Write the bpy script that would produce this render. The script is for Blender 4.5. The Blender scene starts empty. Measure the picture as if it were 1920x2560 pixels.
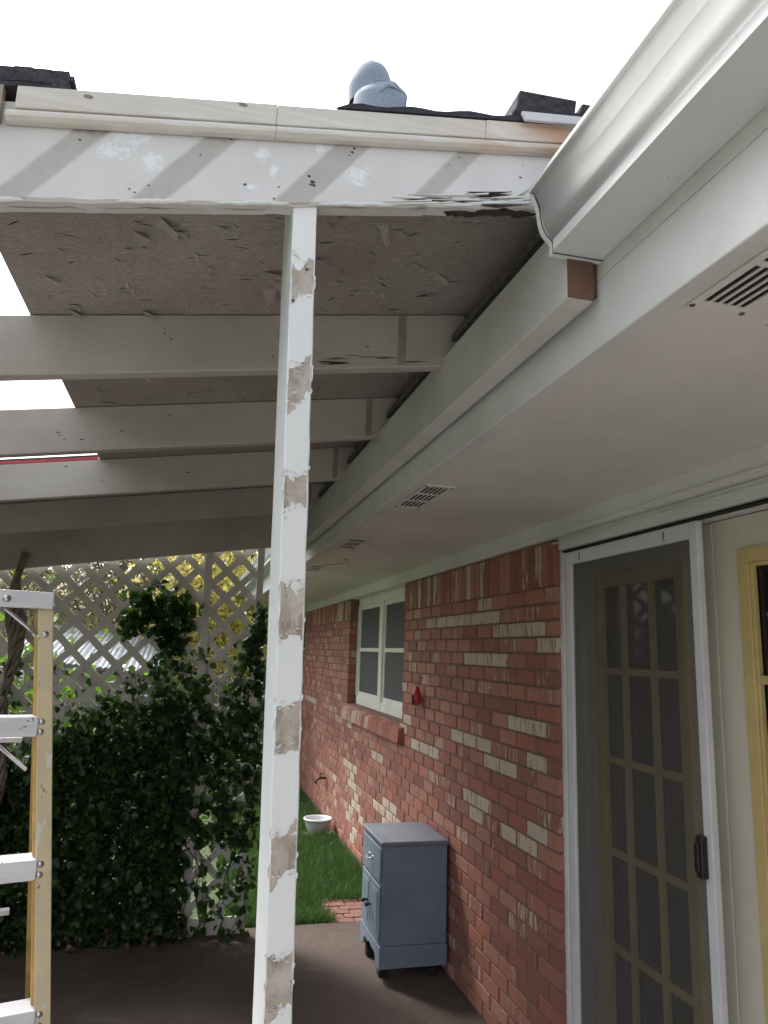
import bpy, math, random
import numpy as np
from mathutils import Vector, Matrix

scene = bpy.context.scene
col = scene.collection
R = math.radians
rnd = random.Random(7)
nr = np.random.RandomState(11)

# ------------------------------------------------------------------ camera
YAW, PITCH, ROLL, CAM_Z = .2526, .1938, .0328, 1.62
fwd = Vector((math.sin(YAW)*math.cos(PITCH), math.cos(YAW)*math.cos(PITCH), math.sin(PITCH)))
right = Vector((math.cos(YAW), -math.sin(YAW), 0))
up = right.cross(fwd)
r2 = math.cos(ROLL)*right + math.sin(ROLL)*up
u2 = -math.sin(ROLL)*right + math.cos(ROLL)*up
cam = bpy.data.cameras.new('camera')
camo = bpy.data.objects.new('camera', cam)
col.objects.link(camo)
rot = Matrix((r2, u2, -fwd)).transposed()
camo.matrix_world = Matrix.Translation((0, 0, CAM_Z)) @ rot.to_4x4()
cam.sensor_fit = 'HORIZONTAL'
cam.sensor_width = 36
cam.lens = 1800/1920*36
cam.clip_start = .02
cam.clip_end = 800
scene.camera = camo
scene.render.resolution_x = 768
scene.render.resolution_y = 1024

# ------------------------------------------------------------------ sky, sun, exposure
SUN_EL, SUN_AZ = 52, -35          # azimuth from +Y towards +X, degrees
world = bpy.data.worlds.new('World')
scene.world = world
world.use_nodes = True
wt = world.node_tree
bg = wt.nodes['Background']
sky = wt.nodes.new('ShaderNodeTexSky')
sky.sky_type = 'NISHITA'
sky.sun_disc = False
sky.sun_elevation = R(SUN_EL)
sky.sun_rotation = R(SUN_AZ)
sky.dust_density = 4.0
sky.air_density = 1.2
hs = wt.nodes.new('ShaderNodeHueSaturation')
hs.inputs['Saturation'].default_value = .28
wt.links.new(sky.outputs[0], hs.inputs['Color'])
wt.links.new(hs.outputs[0], bg.inputs[0])
bg.inputs[1].default_value = .15

sun = bpy.data.lights.new('sun', 'SUN')
sun.energy = 1.4
sun.angle = R(11)
sun.color = (1, .96, .9)
suno = bpy.data.objects.new('sun', sun)
col.objects.link(suno)
sd = Vector((math.sin(R(SUN_AZ))*math.cos(R(SUN_EL)), math.cos(R(SUN_AZ))*math.cos(R(SUN_EL)), math.sin(R(SUN_EL))))
suno.rotation_euler = sd.to_track_quat('Z', 'Y').to_euler()
suno.location = (0, 0, 30)

scene.view_settings.view_transform = 'Standard'
scene.view_settings.look = 'None'
scene.view_settings.gamma = 1
scene.view_settings.exposure = 1.45
scene.cycles.max_bounces = 8
scene.cycles.transparent_max_bounces = 12

# ------------------------------------------------------------------ naming helpers
def tag(o, label=None, cat=None, group=None, kind=None):
    if label: o['label'] = label
    if cat: o['category'] = cat
    if group: o['group'] = group
    if kind: o['kind'] = kind
    return o

def thing(name, loc, label, cat, group=None):
    e = bpy.data.objects.new(name, None)
    e.empty_display_size = .1
    e.location = loc
    col.objects.link(e)
    return tag(e, label, cat, group)

def world_loc(o):
    v = Vector((0, 0, 0))
    while o is not None:
        v += Vector(o.location)
        o = o.parent
    return v

class MB:
    def __init__(s):
        s.v = []; s.f = []; s.c = []
    def add(s, vs, fs, c=None):
        n = len(s.v)
        s.v += [tuple(p) for p in vs]
        s.f += [tuple(i+n for i in f) for f in fs]
        if c is not None: s.c += [c]*len(vs)
    def box(s, x0, x1, y0, y1, z0, z1, c=None):
        s.add([(x0,y0,z0),(x1,y0,z0),(x1,y1,z0),(x0,y1,z0),(x0,y0,z1),(x1,y0,z1),(x1,y1,z1),(x0,y1,z1)],
              [(0,3,2,1),(4,5,6,7),(0,1,5,4),(1,2,6,5),(2,3,7,6),(3,0,4,7)], c)
    def slab(s, p, q, c=None):
        """box between bottom quad p and top quad q (4 points each, counter-clockwise from above)"""
        s.add(list(p)+list(q), [(0,3,2,1),(4,5,6,7),(0,1,5,4),(1,2,6,5),(2,3,7,6),(3,0,4,7)], c)
    def beamx(s, x0, x1, y0, y1, zb, zt, seg=1):
        """board along X with bottom zb(x) and top zt(x)"""
        for i in range(seg):
            a = x0+(x1-x0)*i/seg; b = x0+(x1-x0)*(i+1)/seg
            s.slab([(a,y0,zb(a)),(b,y0,zb(b)),(b,y1,zb(b)),(a,y1,zb(a))],
                   [(a,y0,zt(a)),(b,y0,zt(b)),(b,y1,zt(b)),(a,y1,zt(a))])
    def bar(s, a, b, w, h, upv=(0,0,1)):
        a = Vector(a); b = Vector(b); d = (b-a).normalized()
        u = Vector(upv); sd_ = d.cross(u).normalized(); u = sd_.cross(d)
        P = [a+sd_*(i*w/2)+u*(j*h/2) for i, j in ((-1,-1),(1,-1),(1,1),(-1,1))]
        Q = [b+sd_*(i*w/2)+u*(j*h/2) for i, j in ((-1,-1),(1,-1),(1,1),(-1,1))]
        s.add(P+Q, [(0,1,2,3),(7,6,5,4),(0,4,5,1),(1,5,6,2),(2,6,7,3),(3,7,4,0)])
    def prism(s, poly, ax, a0, a1):
        """polygon (2-D) extruded along axis ax between a0 and a1"""
        n = len(poly); V = []
        for a in (a0, a1):
            for p in poly:
                if ax == 0: V.append((a, p[0], p[1]))
                elif ax == 1: V.append((p[0], a, p[1]))
                else: V.append((p[0], p[1], a))
        F = [tuple(range(n)), tuple(range(2*n-1, n-1, -1))]
        F += [(i, i+n, (i+1) % n+n, (i+1) % n) for i in range(n)]
        s.add(V, F)
    def tube(s, pts, rad, n=8, cap=True):
        pts = [Vector(p) for p in pts]
        if not hasattr(rad, '__len__'): rad = [rad]*len(pts)
        V = []; ref = Vector((0.13, .21, 1)).normalized()
        for i, p in enumerate(pts):
            d = (pts[min(i+1, len(pts)-1)]-pts[max(i-1, 0)]).normalized()
            if abs(d.dot(ref)) > .97: rr = Vector((1, .1, 0))
            else: rr = ref
            a = d.cross(rr).normalized(); b = d.cross(a)
            for k in range(n):
                t = 2*math.pi*k/n
                V.append(p+(a*math.cos(t)+b*math.sin(t))*rad[i])
        F = []
        for i in range(len(pts)-1):
            for k in range(n):
                F.append((i*n+k, i*n+(k+1) % n, (i+1)*n+(k+1) % n, (i+1)*n+k))
        if cap:
            F.append(tuple(range(n-1, -1, -1)))
            F.append(tuple((len(pts)-1)*n+k for k in range(n)))
        s.add(V, F)
    def lathe(s, prof, c, n=32, ax='z'):
        V = []; m = len(prof)
        for r_, z in prof:
            for k in range(n):
                t = 2*math.pi*k/n
                if ax == 'z': V.append((c[0]+r_*math.cos(t), c[1]+r_*math.sin(t), c[2]+z))
                elif ax == 'x': V.append((c[0]+z, c[1]+r_*math.cos(t), c[2]+r_*math.sin(t)))
                else: V.append((c[0]+r_*math.cos(t), c[1]+z, c[2]+r_*math.sin(t)))
        F = [(i*n+k, i*n+(k+1) % n, (i+1)*n+(k+1) % n, (i+1)*n+k) for i in range(m-1) for k in range(n)]
        s.add(V, F)
    def build(s, name, mat, parent=None, bevel=0, smooth=False, at=None, seg=2):
        base = world_loc(parent) if parent is not None else Vector(at or (0, 0, 0))
        me = bpy.data.meshes.new(name)
        me.from_pydata([(p[0]-base.x, p[1]-base.y, p[2]-base.z) for p in s.v], [], s.f)
        if s.c:
            at_ = me.color_attributes.new('col', 'FLOAT_COLOR', 'POINT')
            at_.data.foreach_set('color', np.array(s.c, dtype=np.float32).ravel())
        me.materials.append(mat)
        me.validate()
        o = bpy.data.objects.new(name, me)
        col.objects.link(o)
        if parent is not None: o.parent = parent
        else: o.location = base
        if smooth:
            for p in me.polygons: p.use_smooth = True
        if bevel:
            b = o.modifiers.new('bevel', 'BEVEL'); b.width = bevel; b.segments = seg; b.limit_method = 'ANGLE'
            b.harden_normals = False
        return o

def np_mesh(name, V, F, mat, parent=None, at=None, colr=None, smooth=False):
    base = world_loc(parent) if parent is not None else Vector(at or (0, 0, 0))
    V = np.asarray(V, dtype=np.float32)-np.array(base, dtype=np.float32)
    F = np.asarray(F, dtype=np.int32)
    me = bpy.data.meshes.new(name)
    k = F.shape[1]
    me.vertices.add(len(V)); me.vertices.foreach_set('co', V.ravel())
    me.loops.add(F.size); me.loops.foreach_set('vertex_index', F.ravel())
    me.polygons.add(len(F))
    me.polygons.foreach_set('loop_start', np.arange(0, F.size, k, dtype=np.int32))
    me.polygons.foreach_set('loop_total', np.full(len(F), k, dtype=np.int32))
    if colr is not None:
        a = me.color_attributes.new('col', 'FLOAT_COLOR', 'POINT')
        a.data.foreach_set('color', np.asarray(colr, dtype=np.float32).ravel())
    me.update(calc_edges=True); me.validate()
    me.materials.append(mat)
    o = bpy.data.objects.new(name, me); col.objects.link(o)
    if parent is not None: o.parent = parent
    else: o.location = base
    return o

# ------------------------------------------------------------------ material helpers
class NT:
    def __init__(s, name):
        s.m = bpy.data.materials.new(name); s.m.use_nodes = True
        s.t = s.m.node_tree; s.b = s.t.nodes['Principled BSDF']
        s.out = s.t.nodes['Material Output']
    def n(s, typ, **kw):
        x = s.t.nodes.new(typ)
        for k, v in kw.items(): setattr(x, k, v)
        return x
    def set(s, node, key, v):
        if isinstance(v, bpy.types.NodeSocket): s.t.links.new(v, node.inputs[key])
        else: node.inputs[key].default_value = v
    def co(s, kind='Object', scale=None):
        tc = s.n('ShaderNodeTexCoord').outputs[kind]
        if scale is None: return tc
        mp = s.n('ShaderNodeMapping'); s.set(mp, 'Vector', tc)
        mp.inputs['Scale'].default_value = scale
        return mp.outputs[0]
    def noise(s, vec, sc, det=3, rough=.55, dist=0):
        x = s.n('ShaderNodeTexNoise'); s.set(x, 'Vector', vec); s.set(x, 'Scale', sc)
        s.set(x, 'Detail', det); s.set(x, 'Roughness', rough); s.set(x, 'Distortion', dist)
        return x.outputs['Fac']
    def vor(s, vec, sc, out='Distance', feat='F1'):
        x = s.n('ShaderNodeTexVoronoi', feature=feat); s.set(x, 'Vector', vec); s.set(x, 'Scale', sc)
        return x.outputs[out]
    def ramp(s, fac, a, b, c0=(0,0,0,1), c1=(1,1,1,1)):
        x = s.n('ShaderNodeMapRange'); s.set(x, 'Value', fac)
        x.inputs['From Min'].default_value = a; x.inputs['From Max'].default_value = b
        return x.outputs[0]
    def mix(s, f, a, b):
        x = s.n('ShaderNodeMix', data_type='RGBA')
        s.set(x, 0, f)
        for k, v in ((6, a), (7, b)):
            if isinstance(v, bpy.types.NodeSocket): s.t.links.new(v, x.inputs[k])
            else: x.inputs[k].default_value = (*v[:3], 1)
        return x.outputs[2]
    def math(s, op, a, b=0.0, c=None):
        x = s.n('ShaderNodeMath', operation=op); s.set(x, 0, a); s.set(x, 1, b)
        if c is not None: s.set(x, 2, c)
        return x.outputs[0]
    def sep(s, v):
        x = s.n('ShaderNodeSeparateXYZ'); s.set(x, 0, v); return x.outputs
    def bump(s, h, strength=.2, dist=.01, prev=None):
        x = s.n('ShaderNodeBump'); s.set(x, 'Height', h)
        x.inputs['Strength'].default_value = strength; x.inputs['Distance'].default_value = dist
        if prev is not None: s.set(x, 'Normal', prev)
        s.set(s.b, 'Normal', x.outputs[0]); return x.outputs[0]
    def base(s, c):
        if isinstance(c, bpy.types.NodeSocket): s.t.links.new(c, s.b.inputs['Base Color'])
        else: s.b.inputs['Base Color'].default_value = (*c[:3], 1)
    def rough(s, r_):
        s.set(s.b, 'Roughness', r_)

def paint(name, c, dirt=None, ds=3, amount=.6, rough=.5, grain=(3, 40, 40), bump=.12, speck=True):
    """weathered painted wood: mottled dirt, faint grain, a few dark specks"""
    k = NT(name); v = k.co()
    dirt = dirt or tuple(x*.72 for x in c)
    f = k.ramp(k.noise(v, ds, 5, .65), .42, .75)
    f = k.math('MULTIPLY', f, amount)
    base = k.mix(f, c, dirt)
    g = k.noise(k.co(scale=grain), 6, 4)
    base = k.mix(k.math('MULTIPLY', k.ramp(g, .5, .8), .18), base, dirt)
    if speck:
        sp = k.math('LESS_THAN', k.vor(v, 16), .045)
        sp2 = k.math('MULTIPLY', sp, k.math('GREATER_THAN', k.noise(v, 5, 2), .56))
        base = k.mix(k.math('MULTIPLY', sp2, .6), base, (.12, .1, .085))
    big = k.ramp(k.noise(v, .9, 6, .7, .5), .5, .68)
    base = k.mix(k.math('MULTIPLY', big, .36), base, tuple(x*.75 for x in dirt))
    k.base(base); k.rough(rough)
    k.bump(g, bump, .003)
    return k.m

def plain(name, c, rough=.5, metal=0, ns=20, var=.2, bump=.05):
    k = NT(name); v = k.co()
    f = k.noise(v, ns, 4)
    k.base(k.mix(k.ramp(f, .3, .7), tuple(x*(1-var) for x in c), tuple(min(1, x*(1+var*.5)) for x in c)))
    k.rough(rough); k.b.inputs['Metallic'].default_value = metal
    if bump: k.bump(f, bump, .003)
    return k.m

M = {}
M['white'] = paint('white_paint', (.68, .685, .68))
M['white_dirty'] = paint('white_paint_dirty', (.60, .58, .55), (.38, .34, .3), 2.2, .8)
M['rafter'] = paint('rafter_paint', (.41, .385, .355), (.28, .25, .22), 1.7, .9, grain=(1, 30, 30), bump=.2)
M['rafter_end'] = paint('rafter_end_stain', (.30, .26, .21), (.17, .135, .10), 14, 1)
M['soffit'] = paint('soffit_paint', (.76, .75, .735), (.62, .60, .575), 1.6, .9, grain=(6, 6, 6), bump=.15)
M['trimgrey'] = paint('lattice_paint', (.56, .545, .51), (.42, .40, .37), 4, .8)
M['ledger'] = paint('ledger_paint', (.60, .595, .575), (.43, .41, .38), 1.6, .8, grain=(30, 2, 30))
M['alu_white'] = plain('white_aluminium', (.66, .66, .68), .35, 0, 8, .08, .02)
M['cream'] = plain('cream_door_paint', (.66, .61, .52), .45, 0, 3, .07, .02)
M['yellow'] = plain('yellow_trim', (.58, .44, .19), .45, 0, 9, .15, .03)
M['windowframe'] = plain('window_frame_paint', (.72, .72, .66), .4, 0, 6, .08, .02)
M['dark'] = plain('dark_void', (.012, .011, .01), .8, bump=0)
M['black'] = plain('black_plastic', (.015, .015, .016), .35)
M['felt'] = plain('roofing_felt', (.035, .033, .045), .9, 0, 60, .4, .4)
M['shingle'] = plain('asphalt_shingle', (.05, .047, .06), .95, 0, 120, .6, .8)
M['roofshingle'] = plain('house_shingle', (.12, .11, .1), .95, 0, 80, .5, .6)
M['drip'] = plain('drip_edge_metal', (.62, .62, .7), .4, 0, 5, .05)
M['endgrain'] = paint('end_grain', (.17, .09, .068), (.10, .055, .042), 14, 1, grain=(60, 60, 300), bump=.4)
M['rust'] = plain('rusty_brass', (.18, .11, .07), .6, .5, 40, .4)
M['red'] = plain('red_plastic', (.45, .03, .04), .35)
M['steel'] = plain('rivet_steel', (.55, .55, .56), .3, .9, 30, .1)

def gutter_mat():
    k = NT('gutter_enamel'); v = k.co()
    f = k.ramp(k.noise(k.co(scale=(1, .6, 1)), 5, 5, .7), .45, .8)
    b = k.mix(k.math('MULTIPLY', f, .6), (.60, .61, .61), (.45, .44, .41))
    sp = k.math('LESS_THAN', k.vor(v, 34), .05)
    sp = k.math('MULTIPLY', sp, k.math('GREATER_THAN', k.noise(v, 9, 2), .55))
    b = k.mix(k.math('MULTIPLY', sp, .6), b, (.15, .13, .11))
    k.base(b); k.rough(.8); k.b.inputs['Specular IOR Level'].default_value = .15
    k.bump(k.noise(k.co(scale=(1, .3, 1)), 7, 2), .15, .006)
    return k.m
M['gutter'] = gutter_mat()

def post_mat():
    """post front: seven regularly spaced bare patches left where something was nailed on"""
    k = NT('peeling_post_paint'); v = k.co('Object'); s = k.sep(v)
    n1 = k.noise(v, 14, 4, .6); n2 = k.noise(v, 45, 3)
    wob = k.math('ADD', k.math('MULTIPLY', k.math('SUBTRACT', n1, .5), .06), k.math('MULTIPLY', k.math('SUBTRACT', n2, .5), .045))
    # the bare patch reaches further along the right edge of the face, arched ends
    xx = k.math('SUBTRACT', s[0], .0)
    arch = k.math('MULTIPLY', k.math('MULTIPLY', xx, xx), 26)
    z = k.math('ADD', s[2], wob)
    mask = None; lift = None
    for zc, hh, tl in ((2.228, .036, .5), (2.043, .037, 1.0), (1.866, .031, .2), (1.680, .040, -.3), (1.508, .034, .1), (1.332, .030, .8), (1.165, .037, .2), (.99, .033, -.5), (.81, .036, .3), (.62, .032, 0), (.44, .036, .6), (.26, .036, 0)):
        d = k.math('ABSOLUTE', k.math('SUBTRACT', k.math('SUBTRACT', z, k.math('MULTIPLY', xx, tl)), zc))
        m = k.math('LESS_THAN', k.math('SUBTRACT', d, arch), hh-.006)
        mask = m if mask is None else k.math('MAXIMUM', mask, m)
        e_ = k.math('LESS_THAN', k.math('ABSOLUTE', k.math('SUBTRACT', k.math('SUBTRACT', d, arch), hh-.0052)), .0014)
        lift = e_ if lift is None else k.math('MAXIMUM', lift, e_)
    front = k.math('LESS_THAN', s[1], .004)
    notedge = k.math('LESS_THAN', k.math('ABSOLUTE', k.math('ADD', s[0], k.math('MULTIPLY', k.math('SUBTRACT', n2, .5), .006))), .0178)
    mask = k.math('MULTIPLY', k.math('MULTIPLY', mask, front), notedge)
    lift = k.math('MULTIPLY', k.math('MULTIPLY', lift, front), notedge)
    lift = k.math('MULTIPLY', lift, k.ramp(k.noise(v, 30, 3), .42, .55))
    white = k.mix(k.math('MULTIPLY', k.ramp(k.noise(v, 5, 4), .4, .75), .35), (.72, .735, .75), (.62, .625, .63))
    streak = k.noise(k.co(scale=(60, 60, 7)), 1, 4, .6)
    bare = k.mix(k.ramp(k.noise(v, 22, 5, .7), .35, .62), (.50, .46, .42), (.34, .29, .24))
    bare = k.mix(k.math('MULTIPLY', k.ramp(streak, .58, .7), .6), bare, (.13, .1, .075))
    bare = k.mix(k.math('MULTIPLY', k.math('GREATER_THAN', k.noise(k.co(scale=(1, 1, .4)), 38, 5, .75), .56), .55), bare, (.20, .155, .12))
    b = k.mix(mask, white, bare)
    sp = k.math('LESS_THAN', k.vor(v, 45), .12)
    sp = k.math('MULTIPLY', sp, k.math('MULTIPLY', mask, k.math('GREATER_THAN', k.noise(v, 17, 1), .55)))
    b = k.mix(sp, b, (.03, .022, .018))
    b = k.mix(k.math('MULTIPLY', lift, .75), b, (.22, .18, .15))
    crack = k.math('MULTIPLY', k.math('GREATER_THAN', k.noise(k.co(scale=(150, 150, 3)), 1, 3), .69), .35)
    b = k.mix(crack, b, (.35, .33, .3))
    k.base(b); k.rough(.55)
    h = k.math('ADD', k.math('MULTIPLY', k.math('SUBTRACT', 1, mask), 1.0), k.math('MULTIPLY', k.noise(v, 60, 4), .35))
    k.bump(h, .6, .0022)
    return k.m
M['post'] = post_mat()

SMEARS = ((-.178, .096, .026, .018), (-.155, .120, .03, .012), (-.122, .078, .018, .018), (.0525, .098, .012, .014), (.072, .067, .008, .014), (.2154, .062, .026, .018), (.150, .114, .010, .010), (.0366, .034, .010, .006), (-.40, .09, .02, .02))
def barge_mat():
    """white rafter face with unpainted slanted bands, putty smears, nail marks and rot near the gutter"""
    k = NT('barge_paint'); v = k.co('Object'); s = k.sep(v)       # object origin on the bottom line at x=0
    x = s[0]; h = k.math('SUBTRACT', s[2], k.math('MULTIPLY', x, .19))   # height above the sloping bottom edge
    nz = k.noise(v, 8, 3); nf = k.noise(v, 40, 4)
    hh = k.math('ADD', x, k.math('MULTIPLY', h, -.90))
    hh = k.math('ADD', hh, k.math('MULTIPLY', k.math('SUBTRACT', nf, .5), .006))
    mask = None
    for c0, w in ((-.334, .027), (-.131, .027), (.098, .031), (.320, .024), (-.53, .027), (-.73, .027)):
        d = k.math('ABSOLUTE', k.math('SUBTRACT', hh, c0))
        m = k.ramp(k.math('ADD', d, k.math('MULTIPLY', k.math('SUBTRACT', nz, .5), .012)), w+.005, w-.004)
        mask = m if mask is None else k.math('MAXIMUM', mask, m)
    front = k.math('LESS_THAN', s[1], .003)
    mask = k.math('MULTIPLY', k.math('MULTIPLY', mask, front), k.math('GREATER_THAN', h, .004))
    grain = k.noise(k.co(scale=(3, 30, 60)), 2, 5, .6)
    white = k.mix(k.math('MULTIPLY', k.ramp(nz, .4, .7), .4), (.62, .61, .62), (.51, .50, .505))
    white = k.mix(k.math('MULTIPLY', k.ramp(grain, .55, .75), .3), white, (.52, .49, .45))
    band = k.mix(k.math('MULTIPLY', k.ramp(nf, .4, .65), .4), (.435, .415, .405), (.36, .34, .325))
    b = k.mix(mask, white, band)
    # putty smears
    sm = None
    for (sx, sh, rx, rh) in SMEARS:
        d1 = k.math('DIVIDE', k.math('SUBTRACT', x, sx), rx); d2 = k.math('DIVIDE', k.math('SUBTRACT', h, sh), rh)
        dd = k.math('ADD', k.math('MULTIPLY', d1, d1), k.math('MULTIPLY', d2, d2))
        m = k.ramp(k.math('ADD', dd, k.math('MULTIPLY', k.math('SUBTRACT', k.noise(k.co(scale=(1, 1, 1.6)), 45, 6, .85, .8), .5), 9)), 1.0, .1)
        sm = m if sm is None else k.math('MAXIMUM', sm, m)
    b = k.mix(k.math('MULTIPLY', sm, .85), b, (.74, .79, .83))
    # grime on top of the bands
    top = k.math('MULTIPLY', mask, k.ramp(k.math('ADD', h, k.math('MULTIPLY', nf, .03)), .135, .15))
    b = k.mix(k.math('MULTIPLY', top, .75), b, (.13, .11, .1))
    # nail holes
    sp = k.math('LESS_THAN', k.vor(v, 17), .055)
    sp = k.math('MULTIPLY', sp, k.math('GREATER_THAN', k.noise(v, 6, 2), .54))
    b = k.mix(k.math('MULTIPLY', sp, .8), b, (.06, .05, .045))
    # rot, stretched along the grain, towards the gutter
    rot_n = k.noise(k.co(scale=(3.2, 30, 42)), 1.7, 4, .6, .3)
    lim = k.math('ADD', .78, k.math('MULTIPLY', k.ramp(x, .25, .56), -.25))
    lim = k.math('ADD', lim, k.math('MULTIPLY', k.ramp(h, .015, .07), .5))
    rot_m = k.ramp(k.math('SUBTRACT', rot_n, lim), 0, .03)
    b = k.mix(rot_m, b, (.05, .04, .035))
    b = k.mix(k.math('MULTIPLY', k.ramp(k.math('SUBTRACT', rot_n, lim), -.06, 0), .45), b, (.3, .27, .2))
    k.base(b); k.rough(.55)
    hgt = k.math('ADD', k.math('MULTIPLY', grain, .5), k.math('MULTIPLY', rot_m, -2))
    k.bump(hgt, .5, .003)
    return k.m
M['barge'] = barge_mat()

def trim_mat():
    k = NT('bare_trim_wood'); v = k.co('Object'); s = k.sep(v)
    g = k.noise(k.co(scale=(2, 40, 60)), 2, 5, .6)
    b = k.mix(k.ramp(g, .35, .7), (.64, .625, .60), (.53, .505, .47))
    b = k.mix(k.math('MULTIPLY', k.ramp(k.noise(v, 5, 4), .45, .7), .5), b, (.52, .46, .38))
    st = k.math('MULTIPLY', k.ramp(s[0], .36, .6), k.ramp(k.noise(k.co(scale=(2, 10, 8)), 4, 4), .33, .62))
    b = k.mix(k.math('MULTIPLY', st, .85), b, (.50, .27, .15))
    kn = k.math('LESS_THAN', k.vor(k.co(scale=(1, 2, 2)), 9), .07)
    kn = k.math('MULTIPLY', kn, k.math('GREATER_THAN', k.noise(v, 4, 2), .5))
    b = k.mix(k.math('MULTIPLY', kn, .8), b, (.12, .08, .05))
    k.base(b); k.rough(.65); k.bump(g, .4, .002)
    return k.m
M['trim'] = trim_mat()

def osb_mat():
    k = NT('painted_osb'); v = k.co('Object')
    flakes = None
    for i, (a, sc) in enumerate(((.3, 26), (1.4, 31), (2.4, 23))):
        mp = k.n('ShaderNodeMapping'); k.set(mp, 'Vector', v)
        mp.inputs['Rotation'].default_value = (0, 0, a); mp.inputs['Scale'].default_value = (1, 4.5, 1)
        w = k.vor(mp.outputs[0], sc, 'Distance', 'DISTANCE_TO_EDGE')
        w = k.ramp(w, 0, .12)
        flakes = w if flakes is None else k.math('MULTIPLY', flakes, w)
    n = k.noise(v, 3, 5, .6)
    b = k.mix(k.ramp(n, .35, .7), (.40, .365, .335), (.29, .255, .23))
    b = k.mix(k.math('MULTIPLY', k.math('SUBTRACT', 1, flakes), .32), b, (.12, .1, .085))
    fine = k.noise(k.co(scale=(1, 1, 1)), 140, 3)
    b = k.mix(k.math('MULTIPLY', k.ramp(fine, .5, .7), .25), b, (.18, .15, .13))
    dk = k.math('GREATER_THAN', k.noise(k.co(scale=(1, 3, 1)), 24, 4, .7, 1.5), .675)
    b = k.mix(k.math('MULTIPLY', dk, .8), b, (.055, .045, .038))
    k.base(b); k.rough(.9)
    k.bump(k.math('ADD', flakes, fine), .45, .003)
    return k.m
M['osb'] = osb_mat()

def brick_mat():
    k = NT('streaked_brick')
    a = k.n('ShaderNodeVertexColor', layer_name='col'); s = k.n('ShaderNodeSeparateColor'); k.set(s, 0, a.outputs[0])
    r_, g, bb = s.outputs[0], s.outputs[1], s.outputs[2]
    v = k.co('Object')
    red = k.mix(r_, (.365, .135, .094), (.235, .096, .082))
    red = k.mix(k.math('MULTIPLY', k.ramp(bb, .45, 1), .8), red, (.43, .215, .155))
    red = k.mix(k.math('MULTIPLY', k.ramp(k.noise(v, 60, 4), .4, .7), .35), red, (.16, .05, .035))
    off = k.n('ShaderNodeCombineXYZ'); k.set(off, 2, k.math('MULTIPLY', bb, 37))
    vv = k.n('ShaderNodeVectorMath', operation='ADD'); k.set(vv, 0, k.co(scale=(55, 55, 7))); k.set(vv, 1, off.outputs[0])
    st = k.noise(vv.outputs[0], 1, 3, .65)
    lim = k.math('SUBTRACT', .86, k.math('MULTIPLY', g, .465))
    m = k.ramp(k.math('SUBTRACT', st, lim), -.03, .06)
    cream = k.mix(k.noise(v, 30, 3), (.43, .36, .29), (.58, .50, .41))
    cream = k.mix(k.math('MULTIPLY', k.math('MULTIPLY', r_, r_), .35), cream, (.36, .23, .17))
    b = k.mix(m, red, cream)
    dk = k.math('GREATER_THAN', k.noise(v, 110, 2), .71)
    b = k.mix(k.math('MULTIPLY', dk, .5), b, (.08, .04, .03))
    k.base(b); k.rough(.85)
    k.bump(k.math('ADD', st, k.noise(v, 120, 3)), .5, .003)
    return k.m
M['brick'] = brick_mat()
M['mortar'] = plain('mortar', (.19, .12, .092), .95, 0, 60, .3, .5)
M['paver'] = plain('paver_brick', (.21, .095, .075), .85, 0, 50, .35, .3)

def floor_mat():
    k = NT('brown_outdoor_carpet'); v = k.co('Object')
    n = k.noise(v, 2, 5, .6); f = k.noise(v, 160, 2)
    b = k.mix(k.ramp(n, .35, .7), (.085, .062, .052), (.12, .092, .078))
    b = k.mix(k.math('MULTIPLY', k.ramp(f, .42, .62), .7), b, (.045, .034, .028))
    st = k.ramp(k.noise(v, 5, 6, .7, .8), .56, .68)
    b = k.mix(k.math('MULTIPLY', st, .5), b, (.15, .125, .11))
    dk = k.math('GREATER_THAN', k.noise(v, 60, 3, .6), .68)
    b = k.mix(k.math('MULTIPLY', dk, .6), b, (.16, .13, .10))
    k.base(b); k.rough(.97); k.bump(f, .6, .004)
    return k.m
M['floor'] = floor_mat()

def leaf_mat(name, c1, c2, trans=.35, rough=.45):
    k = NT(name)
    a = k.n('ShaderNodeVertexColor', layer_name='col'); s = k.n('ShaderNodeSeparateColor'); k.set(s, 0, a.outputs[0])
    c = k.mix(s.outputs[0], c1, c2)
    k.base(c); k.rough(rough)
    t = k.n('ShaderNodeBsdfTranslucent'); k.set(t, 'Color', k.mix(.3, c, (min(1, c2[0]*2), min(1, c2[1]*2), c2[2])))
    mx = k.n('ShaderNodeMixShader'); k.set(mx, 0, trans)
    k.t.links.new(k.b.outputs[0], mx.inputs[1]); k.t.links.new(t.outputs[0], mx.inputs[2])
    k.t.links.new(mx.outputs[0], k.out.inputs[0])
    return k.m
M['ivy'] = leaf_mat('vine_leaf', (.014, .036, .012), (.06, .125, .025), .35)
M['grassleaf'] = leaf_mat('grass_blade', (.035, .09, .024), (.075, .15, .04), .3, .5)
M['yellowleaf'] = leaf_mat('yellow_leaf', (.48, .40, .12), (.70, .60, .26), .55)
M['limeleaf'] = leaf_mat('lime_leaf', (.22, .27, .04), (.42, .40, .07), .5)
M['oliveleaf'] = leaf_mat('olive_leaf', (.10, .12, .04), (.30, .27, .09), .4)
M['greenleaf'] = leaf_mat('green_leaf', (.03, .06, .02), (.07, .12, .03), .3)
M['bark'] = plain('bark', (.10, .075, .055), .9, 0, 25, .6, .8)
M['twig'] = plain('grey_twig', (.20, .17, .145), .9, 0, 25, .4, .3)
M['deadleaf'] = leaf_mat('dead_leaf', (.08, .045, .025), (.15, .09, .05), .2)

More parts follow.
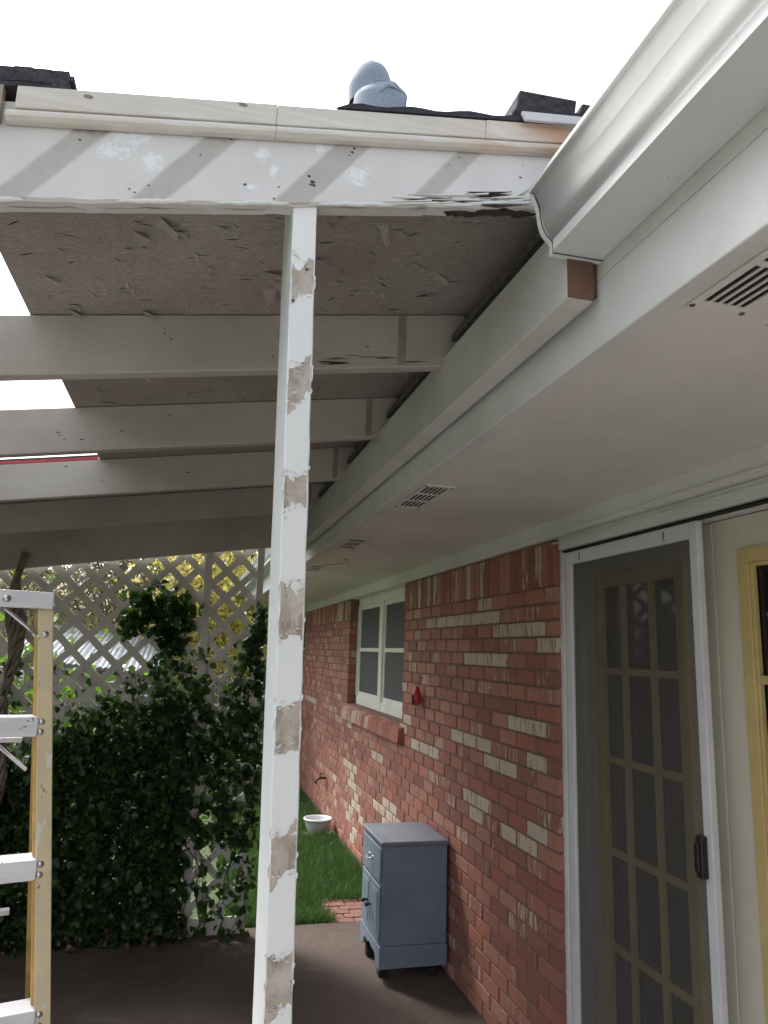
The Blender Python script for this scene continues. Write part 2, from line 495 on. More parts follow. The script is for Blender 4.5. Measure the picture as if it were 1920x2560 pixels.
def soil_mat():
    k = NT('lawn_soil'); v = k.co('Object')
    n = k.noise(v, 1.2, 6, .65); f = k.noise(v, 50, 3)
    b = k.mix(k.ramp(n, .35, .65), (.045, .085, .025), (.09, .115, .045))
    b = k.mix(k.ramp(f, .45, .7), b, (.035, .05, .018))
    k.base(b); k.rough(.95); k.bump(f, .8, .02)
    return k.m
M['soil'] = soil_mat()

def screen_mat(name, dens, c):
    k = NT(name)
    k.base(c); k.rough(.7)
    dv = k.math('ADD', dens-.08, k.math('MULTIPLY', k.noise(k.co(scale=(1, 1, .5)), 3, 4, .6), .16))
    t = k.n('ShaderNodeBsdfTransparent'); mx = k.n('ShaderNodeMixShader'); k.set(mx, 0, dv)
    k.t.links.new(t.outputs[0], mx.inputs[1]); k.t.links.new(k.b.outputs[0], mx.inputs[2])
    k.t.links.new(mx.outputs[0], k.out.inputs[0])
    return k.m
M['mesh'] = screen_mat('insect_screen', .40, (.11, .10, .092))

def glass_mat():
    k = NT('dark_window_glass'); k.base((.012, .012, .013)); k.rough(.03)
    k.b.inputs['IOR'].default_value = 1.5
    k.bump(k.noise(k.co(), 1.5, 2), .04, .02)
    return k.m
M['glass'] = glass_mat()
M['winscreen'] = plain('grey_solar_screen', (.075, .077, .08), .8, 0, 300, .3, .2)

def cabinet_mat():
    k = NT('blue_cabinet_paint'); v = k.co('Object')
    n = k.noise(v, 5, 5, .6)
    b = k.mix(k.ramp(n, .35, .7), (.185, .235, .30), (.145, .185, .24))
    f = k.noise(v, 60, 4)
    b = k.mix(k.math('MULTIPLY', k.ramp(f, .55, .75), .3), b, (.24, .28, .33))
    k.base(b); k.rough(.5); k.bump(f, .15, .002)
    return k.m
M['cabinet'] = cabinet_mat()
M['cabinettop'] = paint('cabinet_top_paint', (.17, .19, .23), (.12, .13, .16), 6, .9)

def fibreglass_mat():
    k = NT('ladder_fibreglass'); v = k.co('Object')
    n = k.noise(v, 9, 5, .65)
    b = k.mix(k.ramp(n, .35, .68), (.62, .52, .33), (.50, .42, .29))
    sp = k.math('GREATER_THAN', k.noise(k.co(scale=(1, 1, .45)), 18, 4, .6), .60)
    b = k.mix(k.math('MULTIPLY', sp, .75), b, (.62, .60, .57))
    dk = k.math('GREATER_THAN', k.noise(k.co(scale=(1, 1, .5)), 22, 5, .7, .6), .645)
    b = k.mix(k.math('MULTIPLY', dk, .8), b, (.17, .125, .10))
    k.base(b); k.rough(.55); k.bump(n, .2, .003)
    return k.m
M['fibre'] = fibreglass_mat()
M['fibreside'] = plain('ladder_fibreglass_orange', (.55, .36, .12), .5, 0, 12, .3)

def ladder_alu_mat():
    k = NT('scuffed_aluminium'); v = k.co('Object')
    n = k.noise(k.co(scale=(1, 6, 6)), 8, 5, .6)
    b = k.mix(k.ramp(n, .35, .7), (.66, .66, .70), (.5, .5, .54))
    dk = k.math('GREATER_THAN', k.noise(v, 16, 4, .6, 1.2), .665)
    b = k.mix(k.math('MULTIPLY', dk, .8), b, (.10, .07, .09))
    k.base(b); k.b.inputs['Metallic'].default_value = .35; k.rough(.42)
    return k.m
M['alu'] = ladder_alu_mat()

# ------------------------------------------------------------------ SETTING: ground, lawn, patio floor, paving
g = MB()
g.add([(-300,-300,-.03),(300,-300,-.03),(300,500,-.03),(-300,500,-.03)], [(0,1,2,3)])
tag(g.build('ground', M['soil']), kind='structure')
g = MB(); g.box(-3.6, 1.5, 1.21, 4.70, -.12, 0.0)
tag(g.build('patio_floor', M['floor'], bevel=.006), kind='structure')
g = MB(); g.box(-2.4, 1.5, -9, 1.2, -.12, .004)  # unseen pale slab, added to bounce light onto the soffit and doors
tag(g.build('added_bounce_slab', plain('bounce_concrete', (.42, .41, .39), .9, 0, 5, .15, .2), bevel=.006), kind='structure')
# brick paving strip beside the patio edge
g = MB()
for i in range(3):
    for j in range(6):
        x0 = .97+i*.155-(.05 if j % 2 else 0); y0 = 4.72+j*.072
        g.box(x0, x0+.147, y0, y0+.064, -.06, -.006+rnd.uniform(-.003, .003))
for i in range(6):
    g.box(.86+.003*i, 1.0, 7.05+i*.07, 7.11+i*.07, -.06, -.004)
tag(g.build('brick_path', M['paver'], bevel=.003), kind='structure')

def grass(name, n, x0, x1, y0, y1, hmin, hmax, keep=None):
    x = nr.uniform(x0, x1, n); y = y0+(y1-y0)*nr.uniform(0, 1, n)**1.3
    if keep is not None:
        k = keep(x, y); x = x[k]; y = y[k]
    n = len(x); cl = np.sin(x*9)*np.sin(y*7+1)*.2+.9
    h = nr.uniform(hmin, hmax, n)*cl; a = nr.uniform(0, 6.283, n); w = nr.uniform(.0025, .0045, n)
    lean = nr.normal(0, .45, (n, 2))
    P = np.zeros((n, 3, 3)); z0 = -.03
    P[:, 0] = np.stack([x-np.cos(a)*w, y-np.sin(a)*w, np.full(n, z0)], 1)
    P[:, 1] = np.stack([x+np.cos(a)*w, y+np.sin(a)*w, np.full(n, z0)], 1)
    P[:, 2] = np.stack([x+lean[:, 0]*h, y+lean[:, 1]*h, z0+h], 1)
    c = np.zeros((n, 3, 4)); c[..., 0] = nr.uniform(0, 1, n)[:, None]; c[..., 3] = 1
    return np_mesh(name, P.reshape(-1, 3), np.arange(3*n).reshape(-1, 3), M['grassleaf'], colr=c.reshape(-1, 4))
keep = lambda x, y: ~((x > .97+.03*np.sin(y*40)) & (y < 5.10)) & ~((x > 1.1) & (x < 1.42) & (y > 6.8) & (y < 7.1))
o = grass('grass', 75000, .35, 1.40, 4.74, 10.5, .05, .10, keep)
tag(o, 'green lawn grass growing beside the brick wall', 'grass', kind='stuff')

# ------------------------------------------------------------------ HOUSE
WX = 1.423
house = thing('brick_house', (1.6, 4.0, 0), 'red brick house with cream streaked bricks, white eave, screened windows and patio doors', 'house')
CREAM = [(3.417, 1.878), (4.244, 1.794), (4.092, 1.804), (3.895, 1.803), (3.708, 1.803), (3.537, 1.806), (3.328, 1.807), (3.229, 1.741), (3.034, 1.744), (2.855, 1.745), (2.814, 1.676), (3.607, 1.594), (3.445, 1.597), (3.238, 1.599), (3.04, 1.319), (2.862, 1.324), (4.483, 1.085), (4.281, 1.09), (4.096, 1.091), (3.813, 1.173), (3.602, 1.174), (3.423, 1.176), (2.856, 1.19), (3.316, 1.104), (3.122, 1.11), (3.582, 0.893), (3.407, 0.893), (3.673, 0.82), (3.497, 0.83), (3.122, 0.839), (2.951, 0.831), (2.848, 0.908), (9.069, 1.086), (8.814, 1.087), (8.602, 1.087), (8.4, 1.091), (6.836, 1.042), (6.515, 0.979), (6.599, 0.617), (6.393, 0.618), (6.215, 0.623), (6.997, 0.463), (6.788, 0.479), (6.588, 0.478), (6.382, 0.48), (6.189, 0.482), (6.299, 0.557), (6.1, 0.415), (6.371, 0.337), (6.179, 0.343), (5.984, 0.351), (6.474, 0.263), (6.362, 0.208), (5.887, 0.287), (6.266, 0.133), (6.066, 0.142), (5.422, 0.501), (5.113, 0.585), (4.966, 0.583), (5.214, 0.505), (5.021, 0.519), (4.84, 0.522), (5.141, 0.451), (5.572, 0.858), (5.471, 0.854), (4.797, 1.368), (4.802, 1.219), (4.758, 1.155), (4.491, 1.083)]
MIXB = [(3.168, 1.816), (2.917, 1.814), (2.775, 1.467), (3.432, 1.453), (3.252, 1.452), (2.828, 1.534), (3.33, 1.521), (3.114, 1.526), (3.249, 1.183), (3.071, 1.187), (2.993, 1.186), (2.975, 1.109), (3.314, 0.836), (2.817, 0.98), (3.505, 1.246), (2.805, 0.768), (3.194, 0.614), (6.497, 0.548), (6.557, 0.415), (6.45, 0.401), (6.272, 0.415), (5.622, 0.935), (5.922, 0.93), (7.6, 1.6), (8.2, 1.7), (7.9, 1.66), (8.9, 1.6), (7.2, 1.84), (7.0, 1.77)]
CH, PW = .06836, .187
def in_win(y, z):
    return (4.85 < y < 6.65 and z > 1.165) or (9.35 < y < 10.2 and z > 1.165)
bk = MB(); brnd = random.Random(3)
def put_brick(y0, y1, z0, z1, soldier=False):
    yc, zc = (y0+y1)/2, (z0+z1)/2
    cl = 0
    for (a, b) in CREAM:
        if y0 <= a < y1+.009 and z0-.004 <= b < z1+.004: cl = 1
    if not cl:
        for (a, b) in MIXB:
            if y0 <= a < y1 and z0 <= b < z1: cl = .62
    if not cl: cl = brnd.choice((.05, .15, .25, .4, .5, .6, .2, .1, .45, .72, .3)) if not soldier else brnd.choice((.1, .2, .5, .75, .95, .1, .15, .4))
    if not cl or (cl < .5 and yc > 6.9 and brnd.random() < .25): cl = .5+brnd.random()*.25
    j = brnd.uniform(-.002, .002)
    bk.box(WX+j, WX+.10, y0, y1, z0, z1, (brnd.random(), cl, brnd.random(), 1))
def wall_seg(ya, yb):
    for r_ in range(28):
        z0 = r_*CH+.0045; z1 = (r_+1)*CH-.0050
        off = 0 if r_ % 2 == 0 else PW/2
        y = 2.68-PW*30+off
        while y < yb:
            a, b = max(y, ya), min(y+PW-.0135, yb)
            if r_ % 2 and abs(y-off-2.68+PW) < 1e-6 and ya > 2.6: a = ya  # unreachable half brick guard
            if b-a > .03:
                segs = [(a, b)]
                for wa, wb in ((4.85, 6.65), (9.35, 10.2)):
                    ns = []
                    for (p, q) in segs:
                        if z1 > 1.165 and q > wa and p < wb:
                            if p < wa-.012: ns.append((p, wa))
                            if q > wb+.008: ns.append((wb, q))
                        else: ns.append((p, q))
                    segs = ns
                for (p, q) in segs: put_brick(p, q, z0, z1)
            y += PW
    y = ya
    while y < yb-.05:
        if not (4.82 < y < 6.65 or 9.32 < y < 10.2): put_brick(y, y+.054, 1.9185, 2.10, True)
        y += .0625
wall_seg(2.68, 10.6)
wall_seg(-.6, .92)
wall = bk.build('wall', M['brick'], house, bevel=.0025, seg=1)
mo = MB()
def mwall(ya, yb):
    cuts = [c for c in ((4.85, 6.65), (9.35, 10.2)) if ya < c[0] < yb]
    mo.box(WX+.0055, WX+.095, ya, yb, -.05, 1.165 if cuts else 2.16)
    if cuts:
        p = ya
        for wa, wb in cuts:
            mo.box(WX+.0055, WX+.095, p, wa-.006, 1.165, 2.16); p = wb+.006
        mo.box(WX+.0055, WX+.095, p, yb, 1.165, 2.16)
mwall(2.684, 10.6); mwall(-3.2, .915)
mo.build('mortar', M['mortar'], wall)
# rest of the house body, well behind the brick skin
hb = MB(); hb.box(1.72, 9.0, -3.2, 10.6, 0, 2.16); hb.build('inner_wall', M['dark'], house)

# windows in the brick wall
def make_window(ya, yb, zb, zt, small=False):
    fx = WX+.075
    w = MB(); t = .045
    w.box(fx, fx+.05, ya, yb, zt-t-.02, zt); w.box(fx, fx+.05, ya, yb, zb, zb+t+.03)
    w.box(fx, fx+.05, ya, ya+t, zb, zt); w.box(fx, fx+.05, yb-t, yb, zb, zt)
    ym = (ya+yb)/2 if small else 5.77
    w.box(fx-.004, fx+.05, ym-.05, ym+.05, zb, zt)
    fr = w.build('window', M['windowframe'], house, bevel=.003)
    for (a, b) in ((ya+t, ym-.05), (ym+.05, yb-t)):
        s = MB()
        s.box(fx+.014, fx+.03, a, a+.028, zb+t+.03, zt-t-.02); s.box(fx+.014, fx+.03, b-.028, b, zb+t+.03, zt-t-.02)
        s.box(fx+.014, fx+.03, a+.028, b-.028, zb+t+.03, zb+t+.065); s.box(fx+.014, fx+.03, a+.028, b-.028, zt-t-.055, zt-t-.02)
        zm = zb+(zt-zb)*.5+.01
        s.box(fx+.010, fx+.026, a+.028, b-.028, zm-.016, zm+.016)
        s.build('sash', M['windowframe'], fr, bevel=.002)
        s = MB(); s.box(fx+.024, fx+.028, a+.02, b-.02, zb+t+.04, zt-t-.04)
        s.build('insect_screen', M['winscreen'], fr)
    return fr
make_window(4.852, 6.648, 1.165, 2.107)
make_window(9.352, 10.198, 1.165, 2.107, True)
# sloping rowlock sills
for (ya, yb) in ((4.80, 6.66), (9.3, 10.25)):
    s = MB(); y = ya
    while y < yb-.03:
        c = (brnd.random(), brnd.choice((.1, .2, .8, .9)) if y > 5.5 else brnd.choice((.1, .2, .3, .45)), brnd.random(), 1)
        s.slab([(WX-.045, y, 1.035), (WX+.05, y, 1.06), (WX+.05, y+.053, 1.06), (WX-.045, y+.053, 1.035)],
               [(WX-.035, y, 1.128), (WX+.08, y, 1.162), (WX+.08, y+.053, 1.162), (WX-.035, y+.053, 1.128)], c)
        y += .0615
    s.build('window_sill', M['brick'], house, bevel=.002, seg=1)

# frieze, soffit, fascia
b = MB()
b.box(1.402, WX+.12, 2.60, 10.6, 2.108, 2.184)
b.box(1.402, WX+.06, -3.2, 2.5985, 2.112, 2.184)
b.box(1.394, 1.4015, -3.2, 10.6, 2.118, 2.128)
b.build('frieze_board', M['soffit'], house, bevel=.002)
sf = MB()
ys = [-3.2, -.95, 1.51, 3.97, 6.4, 8.84, 10.6]
for a, c in zip(ys[:-1], ys[1:]):
    sf.box(.692, 1.43, a+.0012, c-.0012, 2.184, 2.196)
sf.build('soffit', M['soffit'], house)
b = MB(); b.box(.665, .689, -3.2, 10.6, 2.170, 2.30)
b.box(.6655, .689, -3.2, 10.6, 2.3015, 2.46)
b.box(.6905, .712, -3.2, 10.6, 2.174, 2.1825)
b.build('fascia_board', M['white'], house, bevel=.003)
# roof
rf = MB(); rf.slab([(.62,-3.2,2.455),(5.3,-3.2,4.0),(5.3,10.8,4.0),(.62,10.8,2.455)], [(.62,-3.2,2.475),(5.3,-3.2,4.02),(5.3,10.8,4.02),(.62,10.8,2.475)])
rf.slab([(5.3,-3.2,4.0),(10,-3.2,2.455),(10,10.8,2.455),(5.3,10.8,4.0)], [(5.3,-3.2,4.02),(10,-3.2,2.475),(10,10.8,2.475),(5.3,10.8,4.02)])
rf.build('roof', M['roofshingle'], house)

# K-style gutter: profile in (x, z), open top
GP = [(.664, 2.444), (.664, 2.331), (.566, 2.331), (.566, 2.351), (.563, 2.356), (.557, 2.362), (.5525, 2.369), (.5495, 2.378), (.5475, 2.388), (.5455, 2.398), (.543, 2.408), (.539, 2.418), (.5345, 2.428), (.5295, 2.437), (.524, 2.441), (.524, 2.449), (.531, 2.451)]
def gutter(y0, y1, endcap):
    g = MB(); prof = GP; t = .0016; n = len(prof)
    inner = []
    for i, p in enumerate(prof):
        a = prof[max(i-1, 0)]; c = prof[min(i+1, n-1)]
        dx, dz = c[0]-a[0], c[1]-a[1]; L = math.hypot(dx, dz)
        inner.append((p[0]+dz/L*t, p[1]-dx/L*t))
    V = []
    for y in (y0, y1):
        for q in prof: V.append((q[0], y, q[1]))
        for q in inner: V.append((q[0], y, q[1]))
    F = []
    for i in range(n-1):
        F.append((i, i+1, 2*n+i+1, 2*n+i)); F.append((n+i, 3*n+i, 3*n+i+1, n+i+1))
        F.append((i, n+i, n+i+1, i+1)); F.append((2*n+i, 2*n+i+1, 3*n+i+1, 3*n+i))
    F.append((0, 2*n, 3*n, n)); F.append((n-1, 2*n-1, 4*n-1, 3*n-1))
    g.add(V, F)
    o = g.build('gutter', M['gutter'], house)
    for p_ in o.data.polygons:
        nrm = p_.normal
        c_ = p_.center+Vector((1.6, 4, 0))
        if c_.z > 2.351 and c_.z < 2.4405: p_.use_smooth = True
    e = MB()
    off = []
    body = prof[:14]
    cx = sum(p[0] for p in body)/14; cz = sum(p[1] for p in body)/14
    for p in body:
        dx, dz = p[0]-cx, p[1]-cz; L = math.hypot(dx, dz)
        off.append((p[0]+dx/L*.0045, p[1]+dz/L*.0045))
    e.prism(off, 1, endcap-.004, endcap+.010)
    e.build('end_cap', M['gutter'], o, bevel=.0015)
    sl = MB()
    pts = [(p[0], endcap-.0048, p[1]) for p in off]
    sl.tube(pts[1:], .0011, 5)
    sl.build('sealant', M['felt'], o)
    return o
gutter(-2.6, 1.062, 1.060)
gutter(4.72, 10.6, 4.724)

# soffit vents (louvred plates let into the soffit)
for i, (yc, xc) in enumerate(((.712, .775), (2.45, .775), (3.69, .785), (4.93, .79))):
    W, L = .105, .40
    v = MB()
    x0, x1, y0, y1 = xc-W/2, xc+W/2, yc-L/2, yc+L/2
    z0, z1 = 2.1795, 2.1835
    v.box(x0, x0+.012, y0, y1, z0, z1); v.box(x1-.012, x1, y0, y1, z0, z1)
    edges = [y0, y0+.022, y0+.022+.112, y0+.022+.122, y0+.022+.234, y0+.022+.244, y1-.022, y1]
    for a, c in ((0, 1), (2, 3), (4, 5), (6, 7)):
        v.box(x0+.012, x1-.012, edges[a], edges[c], z0, z1)
    fr = v.build('soffit_vent', M['soffit'], house, bevel=.001)
    lv = MB(); n = 5; p = (W-.024)/n
    for k in range(n+1):
        xx = x0+.012+k*p
        for a, c in ((1, 2), (3, 4), (5, 6)):
            lv.box(xx-.0022, xx+.0022, edges[a], edges[c], z0+.0005, z0+.0030)
    lv.build('louvre', M['soffit'], fr)
    dk = MB(); dk.box(x0+.004, x1-.004, y0+.004, y1-.004, 2.1836, 2.1839); dk.build('opening', M['dark'], fr)  # near-black plate; the shade behind the louvres is put into its colour
    for a in (x0+.006, x1-.006):
        for c in (y0+.008, y1-.008):
            sc = MB(); sc.lathe([(0, -.003), (.004, -.002), (.005, 0)], (a, c, z0), 10)
            sc.build('screw', M['rust'], fr)

# doors: sliding screen in front of two french doors
fr = MB()
fr.box(1.450, 1.58, 2.656, 2.80, .02, 2.108)                # jamb beside the bricks
fr.box(1.430, 1.60, -.2, 2.6558, 2.058, 2.1105)             # head
fr.box(1.422, 1.4295, -.2, 2.7, 2.086, 2.0935)
fr.box(1.4485, 1.60, .95, 2.6558, -.02, .045)                # threshold
fr.box(1.4885, 1.60, .90, 1.0, .046, 2.0575)
dframe = fr.build('door_frame', M['white'], house, bevel=.003)
tr = MB(); tr.box(1.447, 1.475, .95, 2.655, 2.050, 2.0565); tr.build('track', M['dark'], dframe)
# back wall of jamb / lintel filling
fl = MB(); fl.box(1.585, 1.70, .9, 2.82, 0, 2.2); fl.build('reveal_wall', M['dark'], house)
sd_ = MB()
sd_.box(1.455, 1.478, 2.603, 2.650, .05, 2.048); sd_.box(1.455, 1.478, 1.843, 1.879, .05, 2.048)
sd_.box(1.455, 1.478, 1.879, 2.603, 1.996, 2.048); sd_.box(1.455, 1.478, 1.879, 2.603, .05, .11)
scr = sd_.build('screen_door', M['alu_white'], house, bevel=.003)
m = MB(); m.box(1.466, 1.4665, 1.872, 2.61, .10, 2.003); m.build('screen_mesh', M['mesh'], scr)
hd = MB(); hd.box(1.432, 1.4548, 1.862, 1.888, 1.028, 1.142); hd.box(1.424, 1.432, 1.868, 1.886, 1.045, 1.125)
hd.build('handle', M['black'], scr, bevel=.004)
for yy in (2.0, 2.53):
    hk = MB(); hk.tube([(1.4535, yy, 2.035), (1.452, yy, 2.02), (1.4535, yy, 2.007)], .0018, 6); hk.build('roller_screw', M['rust'], scr)
def french(ya, yb, la, lb, hinge_label=None):
    dx = 1.55
    d = MB(); zt, zb = 1.94, .26
    d.box(dx, dx+.04, lb, yb, .05, 2.055); d.box(dx, dx+.04, ya, la, .05, 2.055)
    d.box(dx, dx+.04, la, lb, zt, 2.055); d.box(dx, dx+.04, la, lb, .05, zb)
    door = d.build('french_door', M['cream'], house, bevel=.003)
    f = MB(); x0 = dx-.012
    f.box(x0, dx+.012, lb-.028, lb+.014, zb-.014, zt+.014); f.box(x0, dx+.012, la-.014, la+.028, zb-.014, zt+.014)
    f.box(x0, dx+.012, la+.028, lb-.028, zt-.028, zt+.014); f.box(x0, dx+.012, la+.028, lb-.028, zb-.014, zb+.028)
    f.box(x0+.005, dx+.010, la+.028, la+.040, zb+.028, zt-.028); f.box(x0+.005, dx+.010, lb-.040, lb-.028, zb+.028, zt-.028)
    f.box(x0+.005, dx+.010, la+.040, lb-.040, zt-.040, zt-.028); f.box(x0+.005, dx+.010, la+.040, lb-.040, zb+.028, zb+.040)
    lite = f.build('lite_frame', M['yellow'], door, bevel=.003)
    mt = MB(); wd = (lb-la)/3
    for k in (1, 2):
        mt.box(x0+.004, dx+.008, la+k*wd-.012, la+k*wd+.012, zb+.040, zt-.040)
    for zz in (1.581, 1.260, .940, .620):
        for k in range(3):
            a = la+.040 if k == 0 else la+k*wd+.0122; c = lb-.040 if k == 2 else la+(k+1)*wd-.0122
            mt.box(x0+.005, dx+.007, a, c, zz-.012, zz+.012)
    mt.build('muntins', M['yellow'], door, bevel=.002)
    gl = MB(); gl.box(dx+.012, dx+.018, la+.01, lb-.01, zb+.01, zt-.01); gl.build('glass', M['glass'], door)
    return door
french(1.892, 2.73, 2.040, 2.560)
french(1.05, 1.888, 1.215, 1.765)
# faucet, part of the house wall
f = MB(); fy, fz = 7.49, .375
f.tube([(WX, fy, fz), (WX-.05, fy, fz), (WX-.09, fy, fz-.01), (WX-.105, fy, fz-.05)], [.012, .013, .013, .011], 10)
f.lathe([(.014, -.005), (.018, 0), (.014, .006)], (WX-.06, fy, fz+.005), 12)
f.tube([(WX-.06, fy, fz), (WX-.062, fy-.005, fz+.045)], .006, 8)
fo = f.build('faucet', M['rust'], house, smooth=True)
f = MB(); f.lathe([(.0, .0), (.028, .0), (.030, .004), (.028, .008), (0, .008)], (WX-.062, fy-.005, fz+.043), 14); f.build('tap_wheel', M['rust'], fo)
# stray wire on soffit
w = MB(); w.tube([(.80, 4.66, 2.178), (.83, 4.60, 2.172), (.87, 4.52, 2.171), (.91, 4.40, 2.172), (.90, 4.30, 2.176), (.86, 4.33, 2.178)], .0016, 5)
w.build('stray_wire', M['felt'], house)

# ------------------------------------------------------------------ PATIO COVER
pc = thing('patio_cover', (0, 2.8, 0), 'peeling white wooden patio cover with exposed rafters over the patio', 'patio cover')
zr = lambda x: 2.288+.158*x            # bottoms of the inner rafters
# ledger on the house fascia
l = MB()
l.box(.600, .6525, 1.068, 3.55, 2.252, 2.412)
l.box(.600, .6525, 3.553, 4.60, 2.252, 2.412)
led = l.build('ledger_board', M['ledger'], pc, bevel=.003)
e = MB(); e.box(.6005, .6515, 1.0645, 1.0678, 2.2535, 2.4105); e.build('end_grain', M['endgrain'], led)
e = MB(); e.box(.6530, .6645, 1.075, 4.60, 2.268, 2.40); e.build('gap_shade_strip', M['bark'], led)  # dark strip in the ledger gap; the gap's shade is put into its colour
# inner rafters
gr_par = {}
M['rot'] = plain('rotten_wood', (.055, .04, .034), .95, 0, 90, .7, .8)
for i, y in enumerate((1.730, 2.415, 3.100, 3.870)):
    r_ = MB(); r_.beamx(-3.3, .66, y, y+.041, zr, lambda x: zr(x)+.150)
    ro = r_.build('rafter', M['rafter'], pc, bevel=.004)
    gr_par[y] = ro
    e = MB(); xe = (.47, .545, .555, .56)[i]
    e.beamx(xe, xe+.022, y-.0022, y-.0002, lambda x: zr(x)+.006, lambda x: zr(x)+.145)
    e.build('nailing_plate', M['rafter_end'], ro)
r_ = MB(); r_.beamx(-3.3, .70, 4.55, 4.592, lambda x: 2.188+.155*x, lambda x: 2.445+.158*x)
r_.build('end_rafter', M['rafter'], pc, bevel=.004)
gr = random.Random(12)
for y, xa, xb, cnt in ((1.730, .25, .47, 9), (1.730, -.45, .4, 5), (2.415, -.5, .5, 6), (3.10, -.6, .5, 5)):
    for q in range(cnt):
        x0 = gr.uniform(xa, xb); L = gr.uniform(.03, .10) if xa > 0 else gr.uniform(.004, .02); hh = gr.uniform(.012, .04) if xa > 0 else gr.uniform(.02, .13); t = gr.uniform(.0012, .004)
        x1 = min(x0+L, .58)
        m = MB(); m.add([(x0, y-.0006, zr(x0)+hh), ((x0*2+x1)/3, y-.0006, zr(x0)+hh-t+.158*(x1-x0)/3), (x1, y-.0006, zr(x1)+hh-t*.3), ((x0+x1)/2, y-.0006, zr((x0+x1)/2)+hh+t*.6)], [(0, 1, 2, 3)])
        m.build('wood_split', M['rot'] if 'rot' in M else M['bark'], gr_par[y])
# barge rafter with rotten right end: origin at bottom line x=0
zb = lambda x: 2.338+.190*x
ztop = lambda x: 2.500+.166*x
be = bpy.data.objects.new('barge_rafter', None)
bm_ = MB(); N = 160; rr = random.Random(5)
front = []; xs = [-1.6+(.70+1.6)*i/N for i in range(N+1)]
jag = []
for x in xs:
    j = 0
    if x > .22: j = max(0, rr.gauss(0, .0025))*min(1, (x-.22)*4)
    jag.append(zb(x)+j+.0012*math.sin(x*40)+.0008*math.sin(x*97))
V = []
for x, z in zip(xs, jag):
    V += [(x, 1.100, z+.004), (x, 1.105, z), (x, 1.133, z+.001), (x, 1.133, ztop(x)), (x, 1.100, ztop(x))]
F = []
for i in range(N):
    for k in range(5):
        F.append((i*5+k, (i+1)*5+k, (i+1)*5+(k+1) % 5, i*5+(k+1) % 5))
F += [(4, 3, 2, 1, 0), tuple(N*5+k for k in range(5))]
bm_.add(V, F)
barge = MB(); barge = bm_
base_keep = Vector((0, 1.100, 2.332))
me = bpy.data.meshes.new('barge_rafter')
me.from_pydata([(p[0], p[1]-1.100, p[2]-2.332) for p in bm_.v], [], bm_.f)
me.materials.append(M['barge']); me.validate()
bo = bpy.data.objects.new('barge_rafter', me); col.objects.link(bo); bo.parent = pc
bo.location = (0, 1.100-2.8, 2.332)
bpy.data.objects.remove(be)
# splinters and lifting paint strips along the rotten edge
M['nailrust'] = plain('nail_rust', (.07, .055, .045), .9)
NAILS = ((-.2322, .107, .0028), (-.0088, .1244, .004), (-.002, .118, .0025), (.0562, .130, .002), (-.0483, .0866, .0025), (.0268, .034, .0032), (.205, .102, .0038), (.2082, .109, .003), (.200, .095, .002), (.2194, .120, .0022), (.1386, .0413, .005), (.1347, .0366, .003), (.141, .0358, .0035), (.1318, .0527, .0032), (-.1514, .0215, .002), (-.143, .016, .0022), (-.1232, .0286, .002), (.0823, .0309, .002), (.0757, .009, .0025), (.4038, .098, .0022), (.385, .0826, .0016), (.530, .086, .0016), (.525, .061, .003))
sp = MB()
for i in range(26):
    x0 = rr.uniform(.26, .50); L = rr.uniform(.04, .13); h0 = rr.uniform(.0, .022); t = rr.uniform(.0015, .0035)
    a = Vector((x0, 1.0985, zb(x0)+h0)); b2 = Vector((min(x0+L, .545), 1.0985-rr.uniform(.001, .004), zb(x0+L)+h0+rr.uniform(-.003, .003)))
    sp.slab([a, b2, b2+Vector((0, .003, 0)), a+Vector((0, .003, 0))], [a+Vector((L*.15, 0, t)), b2+Vector((0, 0, t)), b2+Vector((0, .003, t)), a+Vector((L*.15, .003, t))])
sp.build('splinters', M['white'], bo)
sp = MB()
for i in range(14):
    x0 = rr.uniform(.30, .50); L = rr.uniform(.05, .12); h0 = rr.uniform(.004, .03)
    a = Vector((x0, 1.0992, zb(x0)+h0)); b2 = Vector((min(x0+L, .55), 1.0992, zb(x0+L)+h0+rr.uniform(-.002, .002)))
    sp.slab([a, b2, b2+Vector((0, .002, 0)), a+Vector((0, .002, 0))], [a+Vector((L*.5, 0, .0028)), b2+Vector((0, 0, .001)), b2+Vector((0, .002, .001)), a+Vector((L*.5, .002, .0028))])
for i in range(16):
    x0 = rr.uniform(.38, .52); y0 = rr.uniform(1.112, 1.122); L = rr.uniform(.03, .08); z = zb(x0)-.0015
    sp.slab([(x0, y0, z), (x0+L, y0-.004, z+.19*L), (x0+L*.9, y0+.008, z+.19*L), (x0+.01, y0+.01, z)],
            [(x0, y0, z+.006), (x0+L, y0-.004, z+.19*L+.006), (x0+L*.9, y0+.008, z+.19*L+.006), (x0+.01, y0+.01, z+.006)])
sp.build('rot_cracks', M['rot'], bo)
# thick paint bead along the lower edge
for (a, b2) in ((-.36, -.30), (-.17, -.06), (-.02, .105), (.15, .30), (.33, .44)):
    pb = MB(); n = 14; pts = []; rad = []
    for i in range(n+1):
        t = i/n; x = a+(b2-a)*t
        pts.append((x, 1.1025, zb(x)+.002+rr.uniform(-.0012, .0012))); rad.append(.0035*abs(math.sin(math.pi*t))**.5+.0006+rr.uniform(0, .0008))
    pb.tube(pts, rad, 8)
    pb.build('paint_bead', M['white'], bo, smooth=True)
for (hx, hh_, r_) in NAILS:
    nh = MB(); n = 9
    nh.add([(hx+math.cos(2*math.pi*i/n)*r_*rr.uniform(.5, 1.3), 1.0994, zb(hx)+hh_+math.sin(2*math.pi*i/n)*r_*rr.uniform(.4, .9)) for i in range(n)], [tuple(range(n))])
    nh.build('nail_hole', M['nailrust'], bo)
